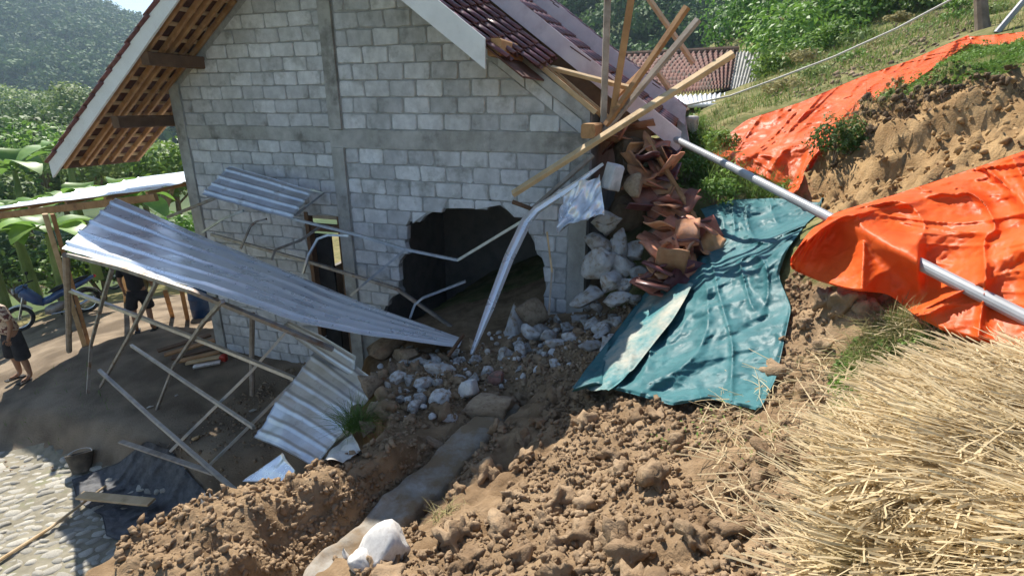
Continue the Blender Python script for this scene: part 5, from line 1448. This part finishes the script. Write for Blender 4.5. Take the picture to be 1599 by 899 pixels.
def banana(px, py, d, h, label, seed):
    r = np.random.default_rng(seed); b = P(px, py, d); b.z = max(b.z, ground_z(max(-17, b.x), b.y)) if b.x > -17 else b.z
    t = empty("banana_plant", b, label, "banana plant", "banana plants behind the shed")
    top = b + Vector((r.uniform(-.15, .15), r.uniform(-.15, .15), h * .55))
    put("trunk", tube([b - Vector((0, 0, .3)), b.lerp(top, .5), top], [.13, .11, .06], 10), M['leaf_pale'], t)
    for k in range(8):
        an = k * 2.399 + r.uniform(-.3, .3); el = r.uniform(.35, 1.25); L_ = h * r.uniform(.42, .62); wd = L_ * .23
        dv = Vector((math.cos(an) * math.cos(el), math.sin(an) * math.cos(el), math.sin(el))); sd_ = dv.cross(Vector((0, 0, 1))).normalized(); up = sd_.cross(dv)
        n = 11; V = []; Fs = []
        for j in range(n):
            q = j / (n - 1)
            c = top + dv * L_ * q + Vector((0, 0, -1)) * L_ * .62 * q ** 2.2
            ww = wd * (math.sin(math.pi * min(1, .06 + q * .97)) ** .55 if q > .1 else .08) * r.uniform(.88, 1.08)
            V += [c - sd_ * ww + up * ww * .35, c, c + sd_ * ww + up * ww * .35]
        for j in range(n - 1):
            a = j * 3; Fs += [(a, a+1, a+4, a+3), (a+1, a+2, a+5, a+4)]
        put("leaf", mesh("leaf", V, Fs, True), M['banana'], t)
for i, (x, y, d, h, lab) in enumerate(((5,470,12.5,2.6,"banana plant at the left edge behind the motorcycle"), (55,455,13.5,3.0,"tall banana plant left of the shed posts"), (100,450,13,2.5,"banana plant seen through the shed posts"),
    (150,420,15,3.1,"banana plant behind the shed under the barge board tip"), (225,410,16,3.2,"banana plant whose leaves rise over the pale shed roof"), (-30,430,11.5,2.4,"banana plant with leaves entering from the left edge"), (120,330,19,3.4,"banana plant farther back below the roof corner"), (40,345,18,3.0,"banana plant above the shed roof at the left"))):
    banana(x, y, d, h, lab, 70 + i)
# dense bushes closing the view under the shed and behind it
def bush(px, py, d, rad, n, size, mat, label, name="bush", group=None, seed=1, hz=.8):
    r = np.random.default_rng(seed); c = P(px, py, d)
    t = empty(name, c - Vector((0, 0, rad * hz)), label, "bush", group)
    C, Nn = crown_pts(c, (rad, rad, rad * hz), n, 9, r)
    V, Fq = leaves(C, unit(Nn), r.uniform(size * .6, size * 1.3, n), r, aspect=.5)
    put("foliage", mesh("foliage", V, Fq), M[mat], t)
    sm = MB()
    for k in range(6):
        e = c + Vector((r.uniform(-.6, .6) * rad, r.uniform(-.6, .6) * rad, r.uniform(-.2, .5) * rad * hz))
        sm.add(*tube([c - Vector((0, 0, rad * hz * 1.1)), c.lerp(e, .4) - Vector((0, 0, rad * .3)), e], [.03 * rad, .022 * rad, .006 * rad], 5))
    put("stem", sm.done(), M['bark'], t)
    return t
BG = "bushes in the background"
for i, (x, y, d, rd, n, sz, m_, lab) in enumerate((
    (20,415,17,1.5,1500,.22,'leaf',"dark bush behind the parked motorcycle at the left"), (85,425,16.5,1.3,1300,.2,'leaf_bright',"bright bush behind the shed posts"), (150,405,18,1.6,1500,.22,'leaf',"dark bush filling the back of the shed"),
    (215,395,18,1.5,1400,.22,'leaf_bright',"bright bush behind the shed next to the wall"), (275,380,17,1.3,1300,.2,'leaf_bright',"bright bush at the wall's left corner"), (60,250,24,2.2,1700,.28,'leaf_bright',"sunlit bush above the shed roof left of the eave"),
    (10,330,22,2.2,1700,.28,'leaf',"dark bush at the left edge over the shed roof"), (140,262,22,1.8,1500,.26,'leaf_pale',"pale bush below the barge board tip"), (250,262,22,1.8,1500,.26,'leaf_bright',"bright bush in the gap under the left eave"),
    (-60,300,20,2.2,1500,.28,'leaf',"dark bush just outside the left edge over the shed"), (-130,340,19,2.2,1500,.28,'leaf_bright',"bright bush left of the shed outside the view"), (-220,300,24,2.8,1500,.3,'leaf_pale',"pale bush far left outside the view"), (-100,230,34,3.6,1700,.36,'leaf',"large dark bush in the valley outside the view"), (-300,330,26,3,1500,.32,'leaf',"dark bush farthest left outside the view"),
    (1215,95,17,1.9,2200,.2,'leaf_bright',"bright leafy bush right of the far house roof"), (1255,55,18,2.0,2200,.2,'leaf_bright',"bright leafy bush above the white rope"), (1300,20,19,2.2,2200,.22,'leaf',"darker bush at the top right of the hillside"),
    (1195,40,24,2.6,2400,.26,'leaf_bright',"tall bright shrub at the edge of the wooded hill"), (1360,25,17,1.8,2000,.2,'leaf_bright',"bright bush on the slope near the top edge"), (1130,225,8.6,.35,700,.07,'weed',"bright weedy bush at the upper orange sheet's left tip"), (1075,262,7.4,.30,600,.06,'weed',"bright weeds right of the tile heap"), (1120,300,6.6,.28,600,.055,'weed',"bright weeds along the teal tarpaulin's top edge"), (1240,110,14.5,1.1,1500,.15,'leaf_bright',"low bush just below the white rope"),
    (1420,10,16,1.5,1600,.18,'leaf',"bush at the top edge above the dry slope"), (1310,75,14.5,1.0,1300,.14,'leaf_bright',"small bush beside the rope on the slope"), (1165,100,26,2.2,2000,.26,'leaf',"dark shrub behind the far house's grey roof sheet"))):
    bush(x, y, d, rd, n, sz, m_, lab, group=BG, seed=200 + i)
for i, (x, y, d) in enumerate(((1225,140,11),(1275,118,11.2),(1330,95,11.4),(1375,75,11.5),(1440,50,11.5),(1490,30,11.6),(1400,30,13),(1340,60,13.5),(1500,8,13),(1260,90,13),(1545,22,10.5))):
    bush(x, y, d, random.uniform(.28, .5), 420, .09, ('grass_dry', 'leaf_pale', 'weed')[i % 3], "low scrubby tuft number on slope".replace("number ", ("nearest the far house", "left of the rope's middle", "under the rope's middle", "right of the rope's middle", "close to the rope's upper end", "below the trunk at the top edge", "high behind the rope", "behind the rope halfway up", "at the top edge near the trunk", "behind the rope's lower half", "beside the grey trunk")[i] + " "), "scrub", "scrub tufts on the slope", 400 + i, .6)
bush(1308, 215, 6.15, .30, 900, .055, 'leaf', "small leafy shrub growing at the upper orange sheet's lower edge", "shrub", None, 301, 1.0)
bush(1345, 235, 6.0, .22, 600, .05, 'leaf', "shrub on the shoulder of the cut bank", "shrub", None, 302, .8)
bush(1385, 165, 6.2, .18, 500, .05, 'weed', "weedy plant at the top of the cut bank beside the orange sheet", "shrub", None, 303, 1.1)

# ------------------------------------------------------------------ far house, rope, things at the top right
fh = empty("far_house", P(1080, 175, 15), "small house beyond with brown tiled roof and grey sheet lean-to", "house")
def wavy(a, b, c, d, nu, nv, waves, rows, amp, step):
    a, b, c, d = [np.array(q) for q in (a, b, c, d)]
    s, t = np.meshgrid(np.linspace(0, 1, nu), np.linspace(0, 1, nv), indexing='ij')
    Pt = ((1-s)*(1-t))[..., None]*a + (s*(1-t))[..., None]*b + (s*t)[..., None]*c + ((1-s)*t)[..., None]*d
    nrm = np.cross(b - a, d - a); nrm /= np.linalg.norm(nrm)
    if nrm[2] < 0: nrm = -nrm
    hgt = amp * np.sin(s * waves * 2 * np.pi) + (step * ((t * rows) % 1.0) if rows else 0)
    return (Pt + hgt[..., None] * nrm).reshape(-1, 3)
pt = wavy(P(968,88,17.5), P(1152,79,18), P(1140,139,14.3), P(1048,147,14.2), 161, 85, 20, 12, .05, .07)
put("tile_roof", mesh("tile_roof", pt, grid_faces(161, 85), True), M['tile_old'], fh)
pt = wavy(P(1150,80,18), P(1206,84,17.5), P(1182,141,14.2), P(1139,140,14.3), 81, 12, 10, 0, .03, 0)
put("sheet_roof", mesh("sheet_roof", pt, grid_faces(81, 12), True), M['concrete'], fh)
pt = wavy(P(1046,150,14.1), P(1184,143,14.1), P(1172,164,13), P(1056,165,13), 121, 8, 18, 0, .025, 0)
put("sheet_roof", mesh("sheet_roof", pt, grid_faces(121, 8), True), M['zinc_dull'], fh)
put("gutter", tube([P(1056,166,12.95), P(1142,164,12.95)], .05, 8), M['plastic_white'], fh)
a, b = P(1052,160,13.6), P(1175,160,13.8)
put("wall", bar(Vector((a.x, a.y, a.z - .9)), Vector((b.x, b.y, b.z - .9)), .15, 1.7), M['plaster'], fh)
put("ridge", tube([P(968,86,17.5), P(1152,77,18)], .10, 8), M['tile_old'], fh)
tag(put("rope", tube([P(1500,-8,9.5), P(1400,45,9.9), P(1300,90,10.3), P(1200,128,10.7), P(1140,150,11), P(1055,168,11.4)], .02, 6), M['rope']), "white rope stretched down over the slope above the upper orange sheet", "rope")
tag(put("tree_stump", tube([P(1536,62,9), P(1533,30,9), P(1530,-20,9)], [.12, .10, .09], 10), M['bark']), "grey trunk standing at the top edge on the right", "stump")
tag(put("pole", tube([P(1556,52,8.3), P(1612,-14,8.1)], .045, 10), M['pvc']), "grey slanting pole at the top right corner", "pole")
crumple("blue_sheet", P(1562,40,9), P(1640,18,9), P(1640,58,8.6), P(1572,58,8.6), 20, .12, M['blue_tarp'], "blue plastic sheet at the top right corner", "tarpaulin", 4)
stone(1080, 192, 17, 'cloth_white', "white sack lying by the end of the rear roof", 9.3, (1, 1, 1.1), "sack", None, "sack")
tag(put("concrete_post_stub", bar(P(1066,226,7.6), P(1058,178,7.8), .16, .14), M['concrete']), "grey post stub at the pipe's upper end", "post")

# ------------------------------------------------------------------ yard things
def ground_pt(px, py, up=0.0):
    Q, d = on_ground([px], [py]); q = Q[0]
    return Vector((q[0], q[1], ground_z(q[0], q[1]) + up))
tarp("black_sheet", [(112,748),(185,722),(228,688),(266,702)], [(166,836),(195,846),(250,806),(346,792)], [(112,748),(120,780),(160,806),(166,836)], [(266,702),(300,745),(346,792)], 60, 50, M['black_tarp'], .6, .035, 1.2, .3, 8, base=.01, crk=.5, crink=.004,
     label="crumpled black sheet spread beside the cobbles", cat="tarpaulin")
bk = empty("bucket", ground_pt(130, 741), "dirty black bucket standing at the edge of the cobbles", "bucket")
def lathe(prof, n=24, c=Vector((0, 0, 0)), tilt=None):
    V = []; Fs = []
    for (r, z) in prof:
        for k in range(n):
            a = 2 * math.pi * k / n
            p = Vector((r * math.cos(a), r * math.sin(a), z))
            if tilt: p = tilt @ p
            V.append(c + p)
    for i in range(len(prof) - 1):
        for k in range(n): Fs.append((i*n + k, i*n + (k+1) % n, (i+1)*n + (k+1) % n, (i+1)*n + k))
    return V, Fs
tq = Matrix.Rotation(math.radians(-22), 3, 'X') @ Matrix.Rotation(math.radians(-12), 3, 'Y')
bc = bk.location + Vector((0, 0, .03))
Vv, Ff = lathe([(0, 0), (.10, 0), (.105, .01), (.155, .24), (.165, .245), (.165, .255), (.15, .255), (.10, .02), (0, .02)], 28, bc, tq)
put("body", mesh("body", Vv, Ff, True), M['bucket'], bk)
hd_ = [bc + tq @ Vector((.165 * math.cos(a), .165 * math.sin(a) * .3, .25 + .0 + .06 * math.sin(a))) for a in np.linspace(0, math.pi, 12)]
put("handle", tube(hd_, .004, 6), M['rail'], bk)
def lay_plank(x0, y0, x1, y1, wd, ht, mat, label, up=.04, name="plank", cat="plank", group="planks lying in the yard"):
    return tag(put(name, bar(ground_pt(x0, y0, up), ground_pt(x1, y1, up), wd, ht), M[mat]), label, cat, group)
tag(put("plank", bar(ground_pt(193, 706, .16), P(336, 739, 6.1), .07, .025), M['wood_grey']), "narrow grey brown plank above the black sheet", "plank", "planks lying in the yard")
lay_plank(130, 790, 241, 801, .13, .03, 'wood_pale', "wide pale plank lying across the black sheet", .16)
tag(put("stick", tube([ground_pt(-8, 886, .05), ground_pt(80, 830, .06), ground_pt(168, 768, .09)], [.02, .018, .014], 8), M['wood_pale']), "long thin pole lying on the cobbles", "stick")
PG = "dark planks piled by the wall"
for i, (x0, y0, x1, y1, m_, lab) in enumerate(((248,556,330,530,'wood_dark',"topmost dark board of the pile by the wall"), (258,562,336,538,'wood',"reddish board in the pile by the wall"), (270,566,342,548,'wood_dark',"dark board third in the pile by the wall"),
    (282,570,345,556,'wood',"brown board low in the pile by the wall"), (292,572,346,562,'wood_pale',"short pale board at the pile's front"), (303,577,345,568,'zinc_dull',"short grey metal strip in front of the board pile"))):
    lay_plank(x0, y0, x1, y1, .12, .03, m_, lab, .10 - .012 * i, group=PG)
stone(350, 560, 9, 'red', "small red bundle beside the board pile", None, (1.2, 1, 1), "bundle", None, "bundle")
for (x, y, r, m_, lab) in ((306,684,7,'wood_pale',"pale flat stone under the canopy frame"), (233,635,5,'stone_white',"small white scrap at the foot of a canopy post"), (275,617,4,'stone_white',"white pebble in the shaded yard"), (395,640,6,'stone',"grey stone in the yard behind the slumped sheet")):
    stone(x, y, r, m_, lab, None, (1.4, 1, .5), "scrap", None, "scrap")
crumple("cloth", Vector(ground_pt(492,724,.06)), Vector(ground_pt(545,684,.16)), Vector(ground_pt(564,714,.07)), Vector(ground_pt(515,735,.05)), 22, .07, M['cloth_white'], "crumpled whitish cloth at the bank edge by the slumped sheet", "cloth", 7)
bl = empty("barrel", ground_pt(318, 494), "dark blue plastic barrel standing by the house wall", "barrel")
prof = [(0, 0), (.19, 0), (.21, .03), (.215, .2), (.225, .22), (.215, .24), (.22, .4), (.23, .42), (.22, .44), (.215, .62), (.19, .66), (.185, .68)]
Vv, Ff = lathe(prof, 24, bl.location.copy()); put("body", mesh("body", Vv, Ff, True), M['barrel'], bl)
Vv, Ff = lathe([(.185, .68), (.19, .70), (.18, .71), (0, .70)], 24, bl.location.copy()); put("lid", mesh("lid", Vv, Ff, True), M['barrel'], bl)
bt = empty("bench", ground_pt(75, 463), "low wooden bench with yellow fruit behind the motorcycle", "bench")
c = bt.location
put("seat", bar(c + Vector((-.35, 0, .42)), c + Vector((.35, .1, .42)), .3, .04), M['wood_pale'], bt)
for dx, dy in ((-.3, -.1), (.3, 0), (-.3, .12), (.3, .2)): put("leg", bar(c + Vector((dx, dy, 0)), c + Vector((dx, dy, .4)), .04, .04), M['wood_pale'], bt)
fr = MB()
for k in range(9):
    a = k * .7; p = c + Vector((-.12 + .05 * k, .04, .47))
    fr.add(*tube([p, p + Vector((.02, -.05, .06)), p + Vector((.02, -.12, .07))], [.012, .022, .008], 6))
tag(put("banana_bunch", fr.done(), M['yellow_band']), "bunch of yellow bananas on the low bench", "fruit")

# ------------------------------------------------------------------ motorcycles
def motorcycle(front, rear, label):
    d = (rear - front); d.z = 0; d.normalize()
    sd_ = d.cross(Vector((0, 0, 1)))
    z0 = Vector((0, 0, 1)); slope = (rear.z - front.z) / 1.25
    def q(x, y, z): return front + d * x + sd_ * y + z0 * (z + slope * x)
    t = empty("motorcycle", front, label, "motorcycle", "motorcycles parked beyond the yard")
    def wheel(cx):
        ring = [q(cx + .25 * math.cos(a), 0, .285 + .25 * math.sin(a)) for a in np.linspace(0, 2*math.pi, 29)]
        o = put("wheel", tube(ring, .036, 8, False), M['rubber'], t)
        rg = [q(cx + .205 * math.cos(a), 0, .285 + .205 * math.sin(a)) for a in np.linspace(0, 2*math.pi, 29)]
        put("rim", tube(rg, .012, 6, False), M['chrome'], o)
        sp_ = MB()
        for k in range(10):
            a = k * math.pi / 5
            sp_.add(*tube([q(cx, .015 if k % 2 else -.015, .285), q(cx + .2 * math.cos(a), 0, .285 + .2 * math.sin(a))], .004, 4))
        sp_.add(*tube([q(cx, -.05, .285), q(cx, .05, .285)], .035, 10))
        put("spokes", sp_.done(), M['chrome'], o)
    wheel(0); wheel(1.24)
    for s_ in (-.07, .07): put("fork", tube([q(0, s_, .285), q(.14, s_, .66), q(.24, s_ * .8, .92)], [.018, .02, .022], 8), M['chrome'], t)
    def fend(cx, a0, a1, R):
        V = []; Fs = []
        an = np.linspace(a0, a1, 12)
        for a in an:
            for y in (-.055, -.03, .03, .055):
                rr = R - (.02 if abs(y) > .04 else 0)
                V.append(q(cx + rr * math.cos(a), y, .285 + rr * math.sin(a)))
        for i in range(11):
            for k in range(3): Fs.append((i*4+k, i*4+k+1, i*4+5+k, i*4+4+k))
        return V, Fs
    put("fender", fend(0, .5, 2.9, .315), M['plastic_white'], t)
    put("fender", fend(1.24, .1, 2.2, .32), M['black'], t)
    def shell(prof, mat, name):
        V = []; Fs = []; n = 12
        for (x, z, w_, h) in prof:
            for k in range(n):
                a = 2*math.pi*k/n
                V.append(q(x, w_ * math.cos(a), z + h * math.sin(a)))
        for i in range(len(prof) - 1):
            for k in range(n): Fs.append((i*n+k, i*n+(k+1) % n, (i+1)*n+(k+1) % n, (i+1)*n+k))
        Fs += [tuple(reversed(range(n))), tuple(range((len(prof)-1)*n, len(prof)*n))]
        return put(name, mesh(name, V, Fs, True), M[mat], t)
    shell([(.10,.80,.05,.06),(.16,.83,.10,.14),(.26,.78,.13,.20),(.36,.66,.12,.18),(.48,.54,.09,.12)], 'blue_paint', "front_shield")
    shell([(.45,.52,.07,.08),(.62,.54,.08,.09),(.8,.62,.10,.10),(1.05,.68,.12,.09),(1.3,.74,.10,.07),(1.5,.80,.05,.035)], 'blue_paint', "body")
    shell([(.62,.70,.06,.02),(.72,.73,.12,.045),(1.0,.77,.13,.05),(1.25,.82,.12,.045),(1.38,.84,.07,.02)], 'black', "seat")
    shell([(.48,.30,.08,.08),(.6,.30,.12,.13),(.75,.32,.12,.12),(.85,.34,.08,.08)], 'rust_rail', "engine")
    put("exhaust", tube([q(.6,.12,.22), q(.9,.14,.2), q(1.05,.15,.24), q(1.45,.16,.36)], [.02,.022,.04,.042], 10), M['chrome'], t)
    put("handlebar", tube([q(.34,-.33,.98), q(.26,-.18,1.0), q(.22,0,.98), q(.26,.18,1.0), q(.34,.33,.98)], .014, 8), M['black'], t)
    hl = shell([(.06,.90,.04,.04),(.10,.92,.09,.08),(.22,.95,.10,.07),(.3,.97,.05,.03)], 'blue_paint', "headlight_cowl")
    put("headlight", lathe([(0, 0), (.06, .01), (.065, .03)], 14, q(.045, 0, .91), Matrix((sd_, z0, -d)).transposed()), M['plastic_white'], t)
    for s_ in (-1, 1):
        put("mirror", tube([q(.28, s_*.2, 1.0), q(.27, s_*.25, 1.14), q(.27, s_*.30, 1.18), q(.27, s_*.34, 1.19)], [.006,.006,.035,.03], 8), M['black'], t)
    put("tail_light", tube([q(1.47,0,.79), q(1.53,0,.81)], .035, 8), M['red'], t)
    put("stand", tube([q(.7,-.08,.22), q(.72,-.22,.0)], .012, 6), M['black'], t)
    return t
f_ = ground_pt(36, 516); r_ = f_ + Vector((1.08, .63, 0))
motorcycle(f_, Vector((r_.x, r_.y, ground_z(r_.x, r_.y))), "blue and white motorcycle parked behind the person at the left edge")
f_ = ground_pt(180, 452); r_ = f_ + Vector((1.1, .55, 0)); r_.z = ground_z(r_.x, r_.y)
motorcycle(f_, r_, "motorcycle half hidden under the canopy sheet behind the dark clothed person")

# ------------------------------------------------------------------ people
def skin_mesh(name, J, E, mat, parent, sub=2):
    """continuous tapered body grown from joints: J name -> (pos, rx, ry)"""
    names = list(J); ix = {k_: i for i, k_ in enumerate(names)}
    me_ = bpy.data.meshes.new(name)
    me_.from_pydata([J[k_][0] for k_ in names], [(ix[a], ix[b]) for a, b in E], [])
    o_ = bpy.data.objects.new(name, me_); COL.objects.link(o_)
    m1 = o_.modifiers.new("skin", 'SKIN'); m1.use_smooth_shade = True
    for i, k_ in enumerate(names):
        me_.skin_vertices[0].data[i].radius = J[k_][1:]
        me_.skin_vertices[0].data[i].use_root = (i == 0)
    m2 = o_.modifiers.new("sub", 'SUBSURF'); m2.levels = sub; m2.render_levels = sub
    dg = bpy.context.evaluated_depsgraph_get()
    ev = bpy.data.meshes.new_from_object(o_.evaluated_get(dg))
    bpy.data.objects.remove(o_)
    ev.materials.clear()
    return ev
def person(base, yaw, lean, label, shirt, h=1.6, hem=.50, arms=None):
    t = empty("person", base, label, "person")
    Rz = Matrix.Rotation(yaw, 3, 'Z'); s = h / 1.6
    def q(x, y, z):
        zz = max(0, z - .85)
        v = Vector((x + lean[0] * zz, y + lean[1] * zz, z - .06 * zz * (abs(lean[0]) + abs(lean[1])))) * s
        return base + Rz @ v
    J = {'pelvis': (q(0,0,.86), .12, .10), 'spine': (q(0,.0,1.05), .115, .09), 'chest': (q(0,.01,1.22), .14, .10), 'neck': (q(0,.0,1.37), .05, .05), 'jaw': (q(0,.03,1.44), .062, .068), 'head': (q(0,.01,1.52), .078, .092), 'crown': (q(0,-.005,1.575), .045, .055)}
    E = [('pelvis','spine'), ('spine','chest'), ('chest','neck'), ('neck','jaw'), ('jaw','head'), ('head','crown')]
    for n_, sgn in (('r', 1), ('l', -1)):
        J.update({n_+'sh': (q(sgn*.165,0,1.30), .055, .055), n_+'el': (q(sgn*.235,.03,1.04), .04, .04), n_+'wr': (q(sgn*.235,.15,.84), .026, .024), n_+'pa': (q(sgn*.232,.18,.77), .034, .018),
                  n_+'hip': (q(sgn*.085,0,.80), .085, .085), n_+'kn': (q(sgn*.12,.02,.45), .056, .056), n_+'ca': (q(sgn*.125,-.01,.30), .052, .052), n_+'an': (q(sgn*.13,-.02,.08), .034, .036), n_+'ft': (q(sgn*.14,.06,.035), .036, .026), n_+'to': (q(sgn*.15,.14,.025), .034, .018)})
        E += [('chest', n_+'sh'), (n_+'sh', n_+'el'), (n_+'el', n_+'wr'), (n_+'wr', n_+'pa'), ('pelvis', n_+'hip'), (n_+'hip', n_+'kn'), (n_+'kn', n_+'ca'), (n_+'ca', n_+'an'), (n_+'an', n_+'ft'), (n_+'ft', n_+'to')]
    ev = skin_mesh("body", J, E, None, t)
    b_ = bmesh.new(); b_.from_mesh(ev)
    def addmesh(V, Fs):
        vs = [b_.verts.new(v) for v in V]
        for f in Fs:
            try: b_.faces.new([vs[i] for i in f])
            except ValueError: pass
    for sgn in (1, -1):
        for k_, (dx, ln) in enumerate(((-.026, .062), (-.009, .072), (.009, .068), (.026, .052))):
            a = q(sgn*.232 + dx*.3, .175 + dx, .765); addmesh(*tube([a, a + Rz @ Vector((0, .01, -ln*.55))*s, a + Rz @ Vector((-sgn*.012, -.004, -ln))*s], [.009*s, .008*s, .006*s], 6))
        a = q(sgn*.225, .205, .80); addmesh(*tube([a, a + Rz @ Vector((-sgn*.012, .028, -.025))*s, a + Rz @ Vector((-sgn*.016, .036, -.055))*s], [.011*s, .009*s, .007*s], 6))
        e_ = q(sgn*.085, .0, 1.50); addmesh(*tube([e_, e_ + Rz @ Vector((sgn*.012, -.005, .0))*s, e_ + Rz @ Vector((sgn*.014, -.008, .02))*s], [.022*s, .02*s, .006*s], 6))
    nz0 = q(0, .095, 1.515); addmesh(*tube([nz0, nz0 + Rz @ Vector((0, .016, -.03))*s, nz0 + Rz @ Vector((0, .004, -.042))*s], [.008*s, .014*s, .008*s], 6))
    b_.to_mesh(ev); b_.free()
    put("body", ev, M['skin'], t)
    for sgn in (1, -1):
        Vv, Ff = ICO[2]; put("eye", mesh("eye", Vv * .012 * s + np.array(q(sgn*.033, .088, 1.515)), Ff, True), M['black'], t)
    put("mouth", tube([q(-.025, .092, 1.455), q(0, .098, 1.452), q(.025, .092, 1.455)], .005 * s, 6), M['red'], t)
    hv, hf_ = ICO[3]
    hv = hv * np.array([.098, .112, .10]) * s
    hv = hv[:, :]; keepf = np.array([f for f in hf_ if hv[f, 2].mean() > -.012 * s or hv[f, 1].mean() < -.02 * s])
    hvw = np.array([q(0, -.008, 1.545) + Rz @ Vector(v) for v in hv])
    put("hair", mesh("hair", hvw, keepf, True), M['hair'], t)
    # shirt and shorts
    Js = {'w': (q(0,0,.80), .165, .135), 'a': (q(0,0,.95), .155, .125), 'b': (q(0,.0,1.10), .15, .12), 'c': (q(0,.01,1.24), .165, .118), 'n': (q(0,0,1.345), .075, .07)}
    Es = [('w','a'), ('a','b'), ('b','c'), ('c','n')]
    for n_, sgn in (('r', 1), ('l', -1)):
        Js.update({n_+'s': (q(sgn*.17,0,1.30), .075, .075), n_+'e': (q(sgn*.222,.02,1.09), .068, .068)}); Es += [('c', n_+'s'), (n_+'s', n_+'e')]
    put("shirt", skin_mesh("shirt", Js, Es, None, t), M[shirt], t)
    Jp = {'w': (q(0,0,.90), .135, .115), 'c': (q(0,0,.80), .15, .125)}
    Ep = [('w','c')]
    for n_, sgn in (('r', 1), ('l', -1)):
        Jp.update({n_+'h': (q(sgn*.095,0,.74), .105, .105), n_+'k': (q(sgn*.135,.01,hem + .08), .115, .11), n_+'m': (q(sgn*.14,.01,hem), .12, .115)}); Ep += [('c', n_+'h'), (n_+'h', n_+'k'), (n_+'k', n_+'m')]
    put("shorts", skin_mesh("shorts", Jp, Ep, None, t), M['dark_cloth'], t)
    for sgn in (1, -1):
        put("sandal", bar(q(sgn*.125, -.07, .012), q(sgn*.155, .19, .012), .09 * s, .02), M['black'], t)
    return t
person(ground_pt(40, 592), math.radians(160), (-.10, .30), "person in patterned shirt and black shorts bending at the left edge", 'print', 1.62, .36)
person(ground_pt(228, 518), math.radians(25), (0, .02), "person in dark clothes and sandals standing behind the canopy rail", 'dark_cloth', 1.62, .45)

# ------------------------------------------------------------------ the humid air of the valley
hb_ = bpy.data.materials.new("haze"); hb_.use_nodes = True
ht = hb_.node_tree; ht.nodes.clear()
ho = ht.nodes.new("ShaderNodeOutputMaterial"); hv_ = ht.nodes.new("ShaderNodeVolumePrincipled")
hv_.inputs["Color"].default_value = (.62, .80, 1.0, 1); hv_.inputs["Density"].default_value = .00055; hv_.inputs["Anisotropy"].default_value = .2
ht.links.new(hv_.outputs[0], ho.inputs["Volume"])
z0_, z1_ = HC - 11, HC + 95
bx = [(x, y, z) for z in (z0_, z1_) for y in (-620, 620) for x in (-620, 620)]
hz_ = put("haze", mesh("haze", bx, [(0,2,3,1),(4,5,7,6),(0,1,5,4),(2,6,7,3),(0,4,6,2),(1,3,7,5)]), hb_, kind="stuff")
tag(hz_, "thin blue humid air over the valley", "haze")
